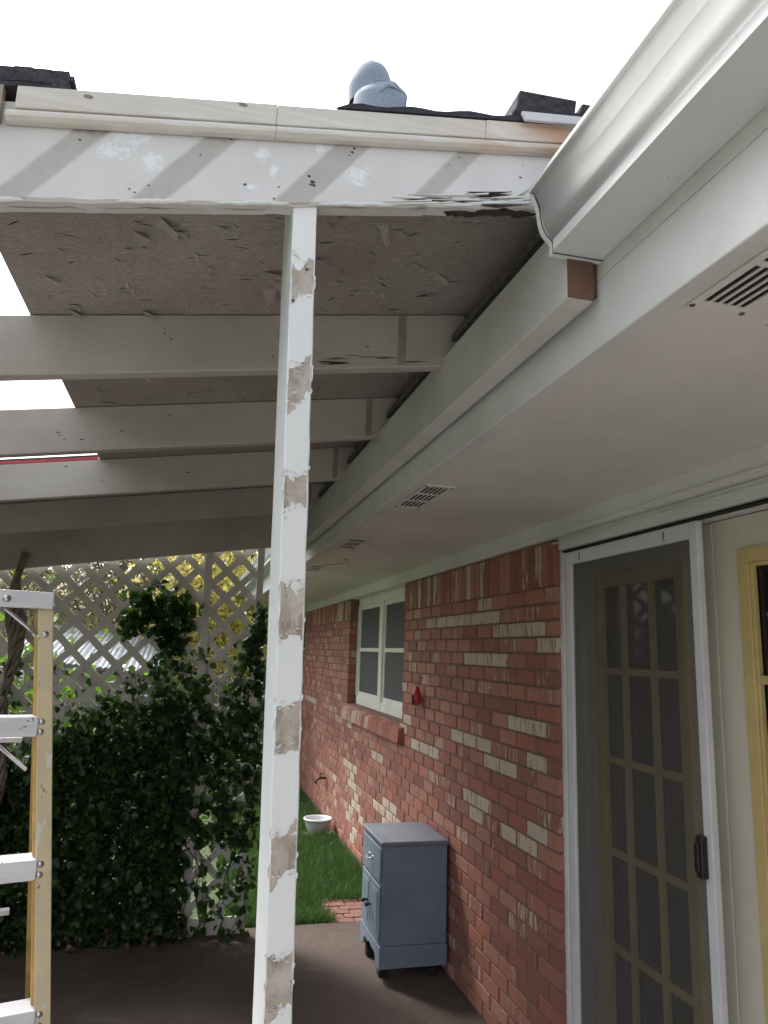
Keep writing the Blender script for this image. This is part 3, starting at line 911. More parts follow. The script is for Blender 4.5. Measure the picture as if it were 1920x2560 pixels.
# touched-up paint on the underside
pu = MB()
for (a, b2, y0, y1) in ((-.33, -.215, 1.117, 1.131), (-.19, .065, 1.115, 1.132), (.155, .345, 1.108, 1.132)):
    n = 12; P = []
    for i in range(n+1):
        x = a+(b2-a)*i/n; P.append((x, y0+rr.uniform(0, .004), zb(x)-.0008))
    Q = [(a+(b2-a)*i/n, y1, zb(a+(b2-a)*i/n)-.0008) for i in range(n+1)]
    pu.add(P+Q, [(i, n+1+i, n+2+i, i+1) for i in range(n)])
pu.build('touch_up', M['ledger'], bo)
# trim on the barge rafter: flat strip over a half-round bead
tz = lambda x: 2.5175+.166*x
t = MB(); t.beamx(-.327, .07, 1.0845, 1.0985, lambda x: tz(x)-.0385, tz); t.beamx(.0704, .45, 1.0850, 1.0985, lambda x: tz(x)-.0385, lambda x: tz(x)-.0008)
t.beamx(.4504, .66, 1.0845, 1.0985, lambda x: tz(x)-.0385, lambda x: tz(x)-.0005)
to = t.build('trim_board', M['trim'], pc, bevel=.0018)
t = MB()
for (a, b2) in ((-.338, .07), (.0704, .66)):
    prof = [(1.0985, 0), (1.088, 0.001), (1.0815, .006), (1.081, .012), (1.085, .018), (1.092, .0215), (1.0985, .022)]
    V = []
    for x in (a, b2):
        for (y, dz) in prof: V.append((x, y, tz(x)-.0605+dz))
    n = len(prof)
    t.add(V, [tuple(range(n-1, -1, -1)), tuple(range(n, 2*n))]+[(i, i+1, n+i+1, n+i) for i in range(n-1)]+[(n-1, 0, n, 2*n-1)])
t.build('bead_moulding', M['trim'], to, bevel=.001)
t = MB(); t.beamx(-1.6, -.3455, 1.083, 1.0985, lambda x: tz(x)-.060, lambda x: tz(x)-.002, 2)
t.build('old_trim', M['rafter_end'], to)
# deck of OSB sheets
zo = lambda x: 2.440+.158*x
def deck(name, x0, x1, y0, y1, z0f, th, mat, parent):
    d = MB()
    d.slab([(x0,y0,z0f(x0)),(x1,y0,z0f(x1)),(x1,y1,z0f(x1)),(x0,y1,z0f(x0))],
           [(x0,y0,z0f(x0)+th),(x1,y0,z0f(x1)+th),(x1,y1,z0f(x1)+th),(x0,y1,z0f(x0)+th)])
    return d.build(name, mat, parent)
dk1 = deck('deck_sheet', -.425, 1.35, 1.134, 4.549, zo, .012, M['osb'], pc)
dk2 = deck('deck_sheet', -3.3, -.4255, 3.145, 4.549, zo, .012, M['osb'], pc)
deck('roofing_felt', -.30, 1.9, 1.12, 4.60, lambda x: 2.52+.166*x, .003, M['felt'], pc)
# curled flakes hanging off the underside
fk = MB(); rf_ = random.Random(21)
for i in range(190):
    x = rf_.uniform(-.40, .56); y = rf_.uniform(1.17, 1.72) if rf_.random() < .65 else rf_.uniform(1.8, 2.4)
    a = rf_.gauss(0, .9); L = rf_.uniform(.005, .018)*(2.6 if rf_.random() < .12 else 1); w = L*rf_.uniform(.25, .5)
    d = Vector((math.cos(a), math.sin(a), 0)); s_ = Vector((-d.y, d.x, 0)); p = Vector((x, y, zo(x)-.0004))
    dr = rf_.uniform(.2, .8)*L
    A, B, C, D = p-s_*w, p+s_*w, p+d*L+s_*w*.4-Vector((0,0,dr)), p+d*L-s_*w*.5-Vector((0,0,dr*.8))
    tvec = Vector((0, 0, .0008))
    fk.slab([A, D, C, B], [A+tvec, D+tvec, C+tvec, B+tvec])
tag(fk.build('loose_flakes', M['osb'], dk1), kind='stuff')
fk = MB()
for i in range(70):
    x = rf_.uniform(-.40, .56); y = rf_.uniform(1.17, 1.72) if rf_.random() < .65 else rf_.uniform(1.8, 2.4)
    a = rf_.gauss(0, .5); L = rf_.uniform(.006, .020)*(2.4 if rf_.random() < .15 else 1); w = rf_.uniform(.0008, .0022)
    n = 5; top = []; bot = []
    for k in range(n+1):
        t_ = k/n-.5; cx, cy = x+math.cos(a)*L*2*t_, y+math.sin(a)*L*2*t_+rf_.uniform(-.001, .001)
        ww = w*max(0, 1-abs(2*t_))**.6+.0002
        top.append((cx-math.sin(a)*ww, cy+math.cos(a)*ww, zo(cx)-.0006)); bot.append((cx+math.sin(a)*ww, cy-math.cos(a)*ww, zo(cx)-.0006))
    fk.add(top+bot, [(k, k+1, n+2+k, n+1+k) for k in range(n)])
tag(fk.build('splits', M['dark'], dk1), kind='stuff')
# loose felt edge, drip edge and shingle course near the gutter
fe = MB(); n = 16; V = []
for i in range(n+1):
    x = .172+(.53-.172)*i/n
    w = .010*min(1, i/1.5)+.003*math.sin(i*1.3)
    zt_ = tz(x)+.001
    for (y, z) in ((1.083, zt_), (1.083, zt_+w), (1.35, zt_+w+.03), (1.35, zt_+.022)): V.append((x, y, z))
fe.add(V, [(i*4+k, (i+1)*4+k, (i+1)*4+(k+1) % 4, i*4+(k+1) % 4) for i in range(n) for k in range(4)]+[(3, 2, 1, 0), (n*4, n*4+1, n*4+2, n*4+3)])
fe.build('felt_edge', M['felt'], pc)
sh = MB(); rs = random.Random(9)
for (x0, x1, h0, h1) in ((.510, .637, .060, .046), (.642, .80, .042, .022), (.500, .80, .020, .020)):
    z0 = tz(x0)+.012; z1 = tz(x1)+.012
    sh.slab([(x0, 1.092, z0), (x1, 1.094, z1), (x1, 1.45, z1+.01), (x0, 1.45, z0+.01)],
            [(x0+.008, 1.085, z0+h0), (x1+.002, 1.085, z1+h1), (x1+.002, 1.45, z1+h1+.01), (x0+.008, 1.45, z0+h0+.01)])
sh.build('shingle_course', M['shingle'], pc, bevel=.004)
dr = MB(); dr.slab([(.523, 1.070, tz(.523)-.006), (.80, 1.070, tz(.80)-.012), (.80, 1.0765, tz(.80)-.012), (.523, 1.0765, tz(.523)-.006)],
                   [(.515, 1.068, tz(.515)+.010), (.80, 1.068, tz(.80)+.004), (.80, 1.0765, tz(.80)+.004), (.515, 1.0765, tz(.515)+.010)])
dr.build('drip_edge', M['drip'], pc, bevel=.001)
# post, slightly out of plumb; origin on its front centre line
lean = -.0277
pm = MB(); N = 60
V = []
prs = random.Random(31)
for i in range(N+1):
    z = 2.372*i/N
    cx = .1835-.0228*z*1.0
    w = .0205; jx = prs.uniform(-.0006, .0006); jr = prs.uniform(-.0008, .0008)
    zt_ = z
    for (dx, y) in ((-w+jx, 1.108), (w+jr, 1.108), (w, 1.250), (-w+jx*.5, 1.250)): V.append((cx+dx, y, zt_))
V[-4:] = [(V[-4][0], V[-4][1], zb(V[-4][0])), (V[-3][0], V[-3][1], zb(V[-3][0])), (V[-2][0], V[-2][1], 2.435), (V[-1][0], V[-1][1], 2.435)]
pm.add(V, [(i*4+k, i*4+(k+1) % 4, (i+1)*4+(k+1) % 4, (i+1)*4+k) for i in range(N) for k in range(4)]+[(3, 2, 1, 0), (N*4, N*4+1, N*4+2, N*4+3)])
# material works in coordinates centred on the post axis: shear removed by rotating the object
ang = math.atan(.0228)
me = bpy.data.meshes.new('post')
Rm = Matrix.Rotation(ang, 3, 'Y')
loc = Vector((.1835, 1.108, 0))
me.from_pydata([tuple(Rm @ (Vector(p)-loc)) for p in pm.v], [], pm.f)
me.materials.append(M['post']); me.validate()
po = bpy.data.objects.new('post', me); col.objects.link(po); po.parent = pc
po.location = loc-Vector((0, 2.8, 0)); po.rotation_euler = (0, -ang, 0)
bv = po.modifiers.new('bevel', 'BEVEL'); bv.width = .0025; bv.segments = 2; bv.limit_method = 'ANGLE'

pf = MB(); fr_ = random.Random(77)
for zc, hh in ((2.228, .036), (2.043, .037), (1.866, .031), (1.680, .040), (1.508, .034), (1.332, .030), (1.165, .037)):
    for e in (-1, 1):
        for q in range(7):
            xx = fr_.uniform(-.018, .018); zz = zc+e*(hh-.006+26*xx*xx+fr_.gauss(0, .006)); L = fr_.uniform(.003, .009); h_ = fr_.uniform(.001, .0035)*e
            cx = .1835-.0228*zz
            A = Vector((cx+xx-L/2, 1.1072, zz)); B = Vector((cx+xx+L/2, 1.1072, zz+fr_.uniform(-.002, .002)))
            C = B+Vector((-.001, -fr_.uniform(.001, .003), -h_)); D = A+Vector((.001, -fr_.uniform(.001, .003), -h_))
            t_ = Vector((0, .0004, 0)); pf.slab([A, B, C, D], [A+t_, B+t_, C+t_, D+t_])
    for q in range(4):
        s_ = fr_.choice((-1, 1)); zz = zc+fr_.uniform(-.04, .04); cx = .1835-.0228*zz+s_*.0195; L = fr_.uniform(.006, .02)
        A = Vector((cx, 1.1068, zz)); B = A+Vector((0, 0, L)); C = B+Vector((s_*.002, -.0015, -L*.2)); D = A+Vector((s_*.0015, -.001, L*.2)); t_ = Vector((0, .0004, 0))
        pf.slab([A, B, C, D], [A+t_, B+t_, C+t_, D+t_])
o_pf = pf.build('paint_flakes', M['white'], pc)
o_pf.data.transform(Matrix.Translation(-(loc-Vector((0, 2.8, 0))))); o_pf.data.transform(Matrix.Rotation(ang, 4, 'Y'))
o_pf.parent = po; tag(o_pf, kind='stuff')

# things lying on the patio roof
s = MB()
for k in range(4):
    j = rs.uniform(-.004, .004); z0 = lambda x, k=k: tz(x)+.002+k*.0085
    x0, x1 = -.62+j, -.252+rs.uniform(-.006, .004)
    n = 14
    for i in range(n):
        a = x0+(x1-x0)*i/n; c = x0+(x1-x0)*(i+1)/n; d = rs.uniform(-.002, .002)
        s.slab([(a, 1.088+d, z0(a)), (c, 1.088+d, z0(c)), (c, 1.36, z0(c)+.01), (a, 1.36, z0(a)+.01)],
               [(a, 1.088+d, z0(a)+.0085), (c, 1.088+d, z0(c)+.0085), (c, 1.36, z0(c)+.0185), (a, 1.36, z0(a)+.0185)])
tag(s.build('shingle_stack', M['shingle'], at=(-.43, 1.2, tz(-.43))), 'small stack of dark asphalt shingles lying on the edge of the patio roof', 'roofing shingles')
s = MB(); zl = lambda x: zr(x)+.151
s.beamx(-1.3, -.432, 3.101, 3.141, zl, lambda x: zl(x)+.012)
lv = s.build('long_level', M['red'], at=(-.8, 3.12, zl(-.8)))
tag(lv, 'long red and black strip resting on a rafter top left of the post', 'board')
s = MB(); s.beamx(-.95, -.432, 3.103, 3.139, lambda x: zl(x)+.0125, lambda x: zl(x)+.021); s.build('top_strip', M['black'], lv)

# ------------------------------------------------------------------ PERSON on the roof
def skin(name, chains, mat, parent, sub=2):
    """chains: list of (points, radii); the first point of later chains names (chain, index) to grow from"""
    V = []; E = []; Rr = []; idx = []
    for ch in chains:
        pts, rad, root = ch
        ids = []
        prev = None if root is None else idx[root[0]][root[1]]
        for p, r_ in zip(pts, rad):
            V.append(p); Rr.append(r_); i = len(V)-1; ids.append(i)
            if prev is not None: E.append((prev, i))
            prev = i
        idx.append(ids)
    base = world_loc(parent)
    me = bpy.data.meshes.new(name); me.from_pydata([tuple(Vector(p)-base) for p in V], E, [])
    o = bpy.data.objects.new(name, me); col.objects.link(o); o.parent = parent
    sk = o.modifiers.new('skin', 'SKIN'); sk.use_smooth_shade = True
    if not me.skin_vertices: me.attributes.new('skin_dummy', 'FLOAT', 'POINT')
    for i, r_ in enumerate(Rr):
        rr_ = r_ if hasattr(r_, '__len__') else (r_, r_)
        me.skin_vertices[0].data[i].radius = rr_
        me.skin_vertices[0].data[i].use_root = (i == 0)
    ss = o.modifiers.new('sub', 'SUBSURF'); ss.levels = sub; ss.render_levels = sub
    me.materials.append(mat)
    return o
PX, PY, PZ = .612, 2.885, 2.57
HZ = 4.375     # crown of the cap
person = thing('person', (PX, PY, PZ), 'person in a blue-grey knit cap and hooded jacket standing behind the roof edge', 'person')
M['skin'] = plain('skin', (.50, .30, .22), .5, 0, 30, .08)
M['knit'] = None
k = NT('blue_grey_knit'); v = k.co('Object'); s3 = k.sep(v)
angn = k.math('ARCTAN2', s3[1], s3[0])
rib = k.math('SINE', k.math('MULTIPLY', angn, 46))
kn = k.math('SINE', k.math('MULTIPLY', s3[2], 900))
b = k.mix(k.ramp(rib, -1, 1), (.25, .295, .37), (.29, .34, .42))
k.base(b); k.rough(.95); k.bump(k.math('ADD', rib, k.math('MULTIPLY', kn, .5)), .3, .002)
M['knit'] = k.m
M['hood'] = plain('blue_grey_fleece', (.26, .305, .38), .95, 0, 90, .14, .2)
M['jean'] = plain('denim', (.06, .085, .14), .9, 0, 60, .3, .3)
M['boot'] = plain('boot_leather', (.10, .065, .04), .7)
P = lambda x, y, z: (PX+x, PY+y, z)
foot = 2.57
# body: pelvis root, spine, neck, head; legs, arms with hands
def hand(sx, wr):
    ch = []
    palm = [Vector(wr)+Vector((0, .01, -.035)), Vector(wr)+Vector((0, .015, -.075))]
    ch.append((palm, [(.014, .030), (.012, .034)]))
    fingers = []
    for i, L in enumerate((.068, .076, .070, .055)):
        yy = -.03+i*.02
        b0 = palm[1]+Vector((0, yy, -.012))
        fingers.append(([b0, b0+Vector((-sx*.006, .002, -L*.5)), b0+Vector((-sx*.022, .004, -L*.92))], [.0095, .0085, .0072]))
    th = palm[0]+Vector((0, .030, 0))
    fingers.append(([th, th+Vector((-sx*.012, .020, -.028)), th+Vector((-sx*.016, .022, -.056))], [.011, .0100, .0085]))
    return ch[0], fingers
chains = [([P(0, 0, foot+.92), P(0, 0, foot+1.08), P(0, .005, foot+1.25), P(0, -.005, foot+1.40), P(0, 0, foot+1.49), P(0, .012, foot+1.56), P(0, .012, foot+1.62), P(0, .012, foot+1.68), P(0, .005, foot+1.735)],
           [(.15, .11), (.135, .10), (.155, .11), (.12, .08), (.058, .058), (.062, .07), (.074, .09), (.076, .092), (.055, .065)], None)]
for sx in (-1, 1):
    chains.append(([P(sx*.09, 0, foot+.84), P(sx*.11, .01, foot+.48), P(sx*.12, -.01, foot+.10), P(sx*.12, .0, foot+.05), P(sx*.13, .12, foot+.03)], [.092, .06, .042, .045, .035], (0, 0)))
    chains.append(([P(sx*.17, 0, foot+1.40), P(sx*.23, -.01, foot+1.12), P(sx*.22, .11, foot+.92)], [.055, .042, .028], (0, 3)))
    pl_, fg = hand(sx, P(sx*.22, .12, foot+.90))
    chains.append((pl_[0], pl_[1], (len(chains)-1, 2)))
    pi_ = len(chains)-1
    for f_ in fg: chains.append((f_[0], f_[1], (pi_, 1 if f_ is not fg[-1] else 0)))
skin('body', chains, M['skin'], person, 2)
# nose and ears on the far side of the head
hd = MB(); hd.tube([P(0, .085, foot+1.655), P(0, .112, foot+1.625), P(0, .09, foot+1.615)], [.008, .014, .010], 8); hd.build('nose', M['skin'], person, smooth=True)
for sx in (-1, 1):
    hd = MB(); hd.tube([P(sx*.072, .01, foot+1.655), P(sx*.080, 0, foot+1.635), P(sx*.072, .01, foot+1.60)], [.010, .014, .009], 8); hd.build('ear', M['skin'], person, smooth=True)
skin('trousers', [([P(0, 0, foot+.93), P(0, 0, foot+1.0)], [(.165, .125), (.155, .12)], None),
     ([P(-.09, 0, foot+.80), P(-.11, .01, foot+.48), P(-.12, -.01, foot+.12)], [.108, .078, .065], (0, 0)),
     ([P(.09, 0, foot+.80), P(.11, .01, foot+.48), P(.12, -.01, foot+.12)], [.108, .078, .065], (0, 0))], M['jean'], person)
skin('jacket', [([P(0, 0, foot+.96), P(0, 0, foot+1.12), P(0, .005, foot+1.27), P(0, -.005, foot+1.40), P(0, 0, foot+1.46)], [(.18, .14), (.165, .13), (.18, .135), (.15, .11), (.09, .09)], None),
     ([P(-.18, 0, foot+1.40), P(-.235, -.01, foot+1.12), P(-.22, .10, foot+.94)], [.075, .06, .045], (0, 3)),
     ([P(.18, 0, foot+1.40), P(.235, -.01, foot+1.12), P(.22, .10, foot+.94)], [.075, .06, .045], (0, 3))], M['hood'], person)
for sx in (-1, 1):
    b_ = MB(); b_.tube([P(sx*.12, -.03, foot+.10), P(sx*.12, -.02, foot+.03)], [.06, .055], 12); b_.tube([P(sx*.12, -.05, foot+.025), P(sx*.125, .06, foot+.03), P(sx*.13, .16, foot+.025)], [.045, .05, .035], 12)
    b_.build('boot', M['boot'], person, smooth=True)
# knit cap
def blob(name, c, prof_fn, mat, parent, nu=72, nv=28, zlo=-1.2):
    m = MB(); V = []; F = []
    for j in range(nv+1):
        ph = zlo+(math.pi/2-zlo)*j/nv
        for i in range(nu):
            t = 2*math.pi*i/nu; x, y, z = prof_fn(t, ph); V.append((c[0]+x, c[1]+y, c[2]+z))
    for j in range(nv):
        for i in range(nu): F.append((j*nu+i, j*nu+(i+1) % nu, (j+1)*nu+(i+1) % nu, (j+1)*nu+i))
    m.add(V, F)
    me = bpy.data.meshes.new(name)
    me.from_pydata([tuple(Vector(p)-Vector(c)) for p in m.v], [], m.f); me.materials.append(mat); me.validate()
    o = bpy.data.objects.new(name, me); col.objects.link(o); o.parent = parent; o.location = Vector(c)-world_loc(parent)
    for p in me.polygons: p.use_smooth = True
    return o
def cap(t, ph):
    r_ = math.cos(ph) if ph > 0 else 1-.10*(ph/1.2)**2
    rib_ = 1+.003*math.cos(t*36)*(1 if ph < 1.2 else 0)
    w = 1+.03*math.sin(3*t+1)*math.sin(ph*4)
    zz = math.sin(ph)*.118 if ph > 0 else ph*.085
    if ph > .9: zz += (.010*math.sin(2*t+.6)+.006*math.sin(5*t))*min(1, (ph-.9)*4)
    w += .035*max(0, math.cos(t-2.9))*math.exp(-((ph+.1)/.25)**2)
    return (.099*r_*rib_*w*math.cos(t), .110*r_*rib_*w*math.sin(t), zz*1.12)
cp = blob('knit_cap', (PX+.000, PY+.005, 4.222), cap, M['knit'], person, 144, 34, -1.0)
cp.rotation_euler = (0, R(4), R(12))
# hood hanging round the neck, open bag shape
def hoodf(t, ph):
    r_ = max(0, math.cos(ph))**.6 if ph > 0 else 1+.12*(-ph)
    fold = 1+.05*math.sin(4*t+.5+ph*2)+.04*math.sin(7*t-ph*3)
    droop = .035*math.cos(t-.5)
    if ph < 0: return (.124*r_*(1+.2*ph)*math.cos(t), .11*r_*(1+.2*ph)*math.sin(t), ph*.24)
    return (.118*r_*fold*math.cos(t), .105*r_*fold*math.sin(t), math.sin(max(ph, -1.2))*.085+droop*(1 if ph > 0 else .4))
hood = blob('hood', (PX+.040, PY-.045, 4.118), hoodf, M['hood'], person, 64, 22, -1.2)
hood.rotation_euler = (R(-8), R(10), 0)

def on_hood(lst, rad):
    m = MB(); pts = [Vector(hoodf(t, ph))*1.0 for t, ph in lst]
    m.tube(pts, rad, 8)
    me = bpy.data.meshes.new('hood_hem'); me.from_pydata([tuple(p) for p in m.v], [], m.f); me.materials.append(M['hood']); me.validate()
    for p in me.polygons: p.use_smooth = True
    o = bpy.data.objects.new('hood_hem', me); col.objects.link(o); o.parent = hood
on_hood([(math.pi*1.04+math.pi*.93*i/24, .05+.85*abs(math.sin(math.pi*i/24))**.8) for i in range(25)], [.004+.004*abs(math.sin(math.pi*i/24)) for i in range(25)])
on_hood([(4.55+1.25*i/12, -.25+.75*(i/12)**.7) for i in range(13)], [.003+.004*abs(math.sin(math.pi*i/12)) for i in range(13)])

# ------------------------------------------------------------------ LADDER
lad = thing('step_ladder', (-.75, 2.05, 0), 'yellow fibreglass step ladder with aluminium steps, spattered with paint, left of the post', 'ladder')
LY = 2.0
def railx(z): return -.351+(1.75-z)*.104     # right edge of the right-hand front rail
def raily(z): return LY-.0*(1.75-z)
W = .036
LROT = R(14); LPOS = Vector((-.747, 1.95, 0))
def unrot(p):
    return Matrix.Rotation(-LROT, 3, 'Z') @ (Vector(p)-LPOS)+Vector((-.75, 2.05, 0))
for side in (0, 1):
    rl = MB(); rs_ = MB()
    for z0, z1 in ((.0, 1.703),):
        def X(z): return railx(z) if side == 0 else -.351-.40-(1.75-z)*.131
        s_ = 1 if side == 0 else -1
        xa0, xa1 = X(z0), X(z1)
        rl.slab([(min(xa0, xa0-s_*W), LY, z0), (max(xa0, xa0-s_*W), LY, z0), (max(xa0, xa0-s_*W), LY+.006, z0), (min(xa0, xa0-s_*W), LY+.006, z0)],
                [(min(xa1, xa1-s_*W), LY, z1), (max(xa1, xa1-s_*W), LY, z1), (max(xa1, xa1-s_*W), LY+.006, z1), (min(xa1, xa1-s_*W), LY+.006, z1)])
        rs_.slab([(xa0-s_*.005, LY+.0062, z0), (xa0, LY+.0062, z0), (xa0, LY+.075, z0), (xa0-s_*.005, LY+.075, z0)] if s_ == 1 else [(xa0, LY+.0062, z0), (xa0+.005, LY+.0062, z0), (xa0+.005, LY+.075, z0), (xa0, LY+.075, z0)],
                 [(xa1-s_*.005, LY+.0062, z1), (xa1, LY+.0062, z1), (xa1, LY+.075, z1), (xa1-s_*.005, LY+.075, z1)] if s_ == 1 else [(xa1, LY+.0062, z1), (xa1+.005, LY+.0062, z1), (xa1+.005, LY+.075, z1), (xa1, LY+.075, z1)])
        b0 = (xa0-s_*W, xa1-s_*W)
        rs_.slab([(b0[0]-.006, LY+.030, z0), (b0[0]+.014, LY+.030, z0), (b0[0]+.014, LY+.036, z0), (b0[0]-.006, LY+.036, z0)],
                 [(b0[1]-.006, LY+.030, z1), (b0[1]+.014, LY+.030, z1), (b0[1]+.014, LY+.036, z1), (b0[1]-.006, LY+.036, z1)])
    ra = rl.build('front_rail', M['fibre'], lad, bevel=.0025)
    rs_.build('rail_flange', M['fibreside'], ra, bevel=.002)
    for zc in (1.415, 1.084, .753, .422):
        for dz in (.012, -.012):
            rv = MB(); rv.lathe([(0, -.006), (.005, -.0045), (.008, 0)], (X(zc)-s_*.026, LY, zc+dz), 12, 'y'); rv.build('rivet', M['steel'], ra, smooth=True)
    rv = MB(); rv.lathe([(0, -.006), (.006, -.0045), (.009, 0)], (X(1.65)-s_*.018, LY, 1.64), 12, 'y'); rv.build('rivet', M['steel'], ra, smooth=True)
    # rear leg
    bl = MB(); xr = (-.360 if side == 0 else -.80)
    bl.bar(unrot((-.394-(0 if side == 0 else .40), 2.13 if side == 0 else 2.02, 1.69)), unrot((-.405-(0 if side == 0 else .62), 3.0, 0.0)), .024, .04)
    bl.build('rear_leg', M['fibreside'], lad, bevel=.002)
for i, zc in enumerate((1.415, 1.084, .753, .422)):
    x1 = railx(zc)-W+.002; x0 = -.351-.40-(1.75-zc)*.131+W-.002
    st = MB()
    st.box(x0, x1, LY-.004, LY+.002, zc-.023, zc+.024)
    st.box(x0, x1, LY+.0022, LY+.070, zc+.016, zc+.0235)
    st.build('step', M['alu'], lad, bevel=.002)
cp_ = MB(); cp_.box(-.80, -.349, LY-.012, LY+.15, 1.708, 1.742); cp_.box(-.80, -.349, LY-.016, LY-.0125, 1.702, 1.744)
tc_ = cp_.build('top_cap', M['alu'], lad, bevel=.003)
for xx in (-.455, -.70):
    rv = MB(); rv.lathe([(0, -.007), (.007, -.005), (.010, 0)], (xx, LY-.0165, 1.723), 12, 'y'); rv.build('rivet', M['steel'], tc_, smooth=True)
for a, b2, w_, h_, u_ in (((-.372, LY+.015, 1.635), (-.455, LY+.015, 1.700), .004, .028, (0, 1, .3)), ((-.365, LY+.30, 1.352), (-.80, LY+.30, 1.352), .03, .012, (0, 0, 1)),
                          ((-.345, LY+.30, 1.270), (-.42, LY+.30, 1.335), .004, .022, (0, 1, .3)), ((-.33, LY+.52, .84), (-.80, LY+.52, .84), .03, .012, (0, 0, 1))):
    br = MB(); br.bar(a, b2, w_, h_, u_); br.build('brace', M['alu'], lad)
ft = MB(); ft.box(-.16, -.10, LY-.01, LY+.09, 0, .05); ft.build('foot', M['black'], lad)

lad.rotation_euler = (0, 0, R(14)); lad.location = tuple(LPOS)

# ------------------------------------------------------------------ CABINET
cab = thing('blue_cabinet', (1.22, 4.06, 0), 'small blue-grey painted wooden cabinet with a drawer and two doors against the brick wall', 'cabinet')
cx0, cx1, cy0, cy1 = 1.052, 1.400, 3.85, 4.26
c = MB(); c.box(cx0, cx1, cy0, cy1, .165, .638); body = c.build('body', M['cabinet'], cab, bevel=.003)
c = MB(); c.box(cx0-.016, cx1+.008, cy0-.012, cy1+.012, .6385, .662)
c.build('top', M['cabinettop'], cab, bevel=.007)
c = MB()   # plinth, scalloped apron towards the patio
c.box(cx0+.012, cx1+.002, cy0-.006, cy0+.016, .062, .1645)
c.box(cx0+.012, cx1+.002, cy1-.014, cy1+.006, .062, .1645)
prof = [(cy0-.006, .060), (cy0+.055, .060), (cy0+.075, .075), (cy0+.080, .098), (cy0+.115, .112), (cy0+.15, .108), ((cy0+cy1)/2, .120),
        (cy1-.15, .108), (cy1-.115, .112), (cy1-.080, .098), (cy1-.075, .075), (cy1-.055, .060), (cy1+.006, .060), (cy1+.006, .1645), (cy0-.006, .1645)]
c.prism(prof, 0, cx0-.010, cx0+.0118)
c.build('plinth', M['cabinet'], cab, bevel=.002)
for (fx, fy) in ((cx0+.01, cy0+.06), (cx1-.09, cy0+.03), (cx0+.01, cy1-.09), (cx1-.09, cy1-.07)):
    f = MB(); f.box(fx, fx+.05, fy, fy+.045, .0, .0615); f.build('foot_block', M['dark'], cab)
d = MB(); d.box(cx0-.013, cx0-.0005, cy0+.018, cy1-.018, .455, .625); dr_ = d.build('drawer', M['cabinet'], cab, bevel=.004)
h = MB(); ym = (cy0+cy1)/2
h.tube([(cx0-.013, ym-.035, .545), (cx0-.032, ym-.033, .540), (cx0-.036, ym, .528), (cx0-.032, ym+.033, .540), (cx0-.013, ym+.035, .545)], .0035, 8)
h.lathe([(0, -.003), (.010, -.002), (.010, 0)], (cx0-.013, ym-.035, .545), 12, 'x'); h.lathe([(0, -.003), (.010, -.002), (.010, 0)], (cx0-.013, ym+.035, .545), 12, 'x')
h.build('handle', M['steel'], dr_, smooth=True)
for (a, b2, ky) in ((cy0+.018, ym-.003, ym-.035), (ym+.003, cy1-.018, ym+.035)):
    d = MB(); d.box(cx0-.013, cx0-.0005, a, b2, .180, .440)
    d.box(cx0-.0165, cx0-.0132, a+.03, b2-.03, .21, .41)
    dd = d.build('door', M['cabinet'], cab, bevel=.003)
    h = MB(); h.lathe([(0, -.034), (.010, -.032), (.013, -.024), (.006, -.014), (.006, 0)], (cx0-.0165, ky, .315), 14, 'x')
    h.build('knob', M['black'], dd, smooth=True)

# ------------------------------------------------------------------ bowl, hanging ornament
b = MB(); b.lathe([(0, 0), (.085, 0), (.092, .010), (.118, .085), (.122, .105), (.132, .110), (.132, .122), (.120, .124), (.112, .110), (.085, .02), (0, .015)], (1.262, 6.95, -.005), 40)
bw = b.build('flower_pot', plain('white_ceramic', (.68, .70, .72), .4, 0, 8, .1), at=(1.262, 6.95, 0), smooth=True)
tag(bw, 'white round plastic pot standing on the grass by the brick wall', 'pot')
orn = thing('hanging_ornament', (1.40, 4.41, 1.33), 'small red ornament hanging from a wire hook on the brick wall', 'ornament')
o_ = MB(); o_.tube([(WX, 4.41, 1.475), (WX-.02, 4.41, 1.478), (WX-.026, 4.41, 1.46), (WX-.022, 4.41, 1.43), (WX-.02, 4.405, 1.405)], .0025, 6); o_.build('hook', M['black'], orn)
o_ = MB(); o_.lathe([(0, .062), (.010, .060), (.017, .045), (.026, .02), (.031, -.01), (.028, -.034), (.018, -.048), (0, -.052)], (WX-.036, 4.41, 1.362), 16)
rb = o_.build('red_body', M['red'], orn, smooth=True)
o_ = MB(); o_.box(WX-.070, WX-.062, 4.395, 4.408, 1.315, 1.375); o_.build('dark_slot', M['black'], rb, bevel=.003)

# ------------------------------------------------------------------ LATTICE SCREEN
lat = thing('lattice_screen', (-.8, 4.63, 0), 'grey painted diagonal lattice screen closing the far end of the patio', 'lattice')
LX0, LX1 = -3.2, .392
ltop = lambda x: 2.25+.155*x
pitch, sw = .1715, .0415
def slats(sign, y0, y1, name):
    m = MB(); a = -6
    # opening centre at x=-.842, z=2.011 ; slat centre lines x*sign + z = const
    c0 = (-.842*sign+2.011)+pitch/2
    n0 = -40
    for n in range(-40, 60):
        c = c0+n*pitch
        # line: z = c - sign*x ; clip to [LX0, LX1] x [0.1, top]
        pts = []
        xs_ = np.linspace(LX0, LX1, 241)
        zs_ = c-sign*xs_
        ok = (zs_ > .09) & (zs_ < 2.25+.155*xs_)
        if ok.sum() < 3: continue
        xa, xb = xs_[ok][0], xs_[ok][-1]
        j = rnd.uniform(-.0015, .0015)
        A = Vector((xa, (y0+y1)/2, c-sign*xa+j)); B = Vector((xb, (y0+y1)/2, c-sign*xb+j))
        m.bar(A, B, y1-y0, sw) if False else m.bar(A, B, y1-y0, sw, Vector((sign*1.0, 0, 1.0)).normalized())
    return m.build(name, M['trimgrey'], lat)
slats(1, 4.625, 4.634, 'slats')
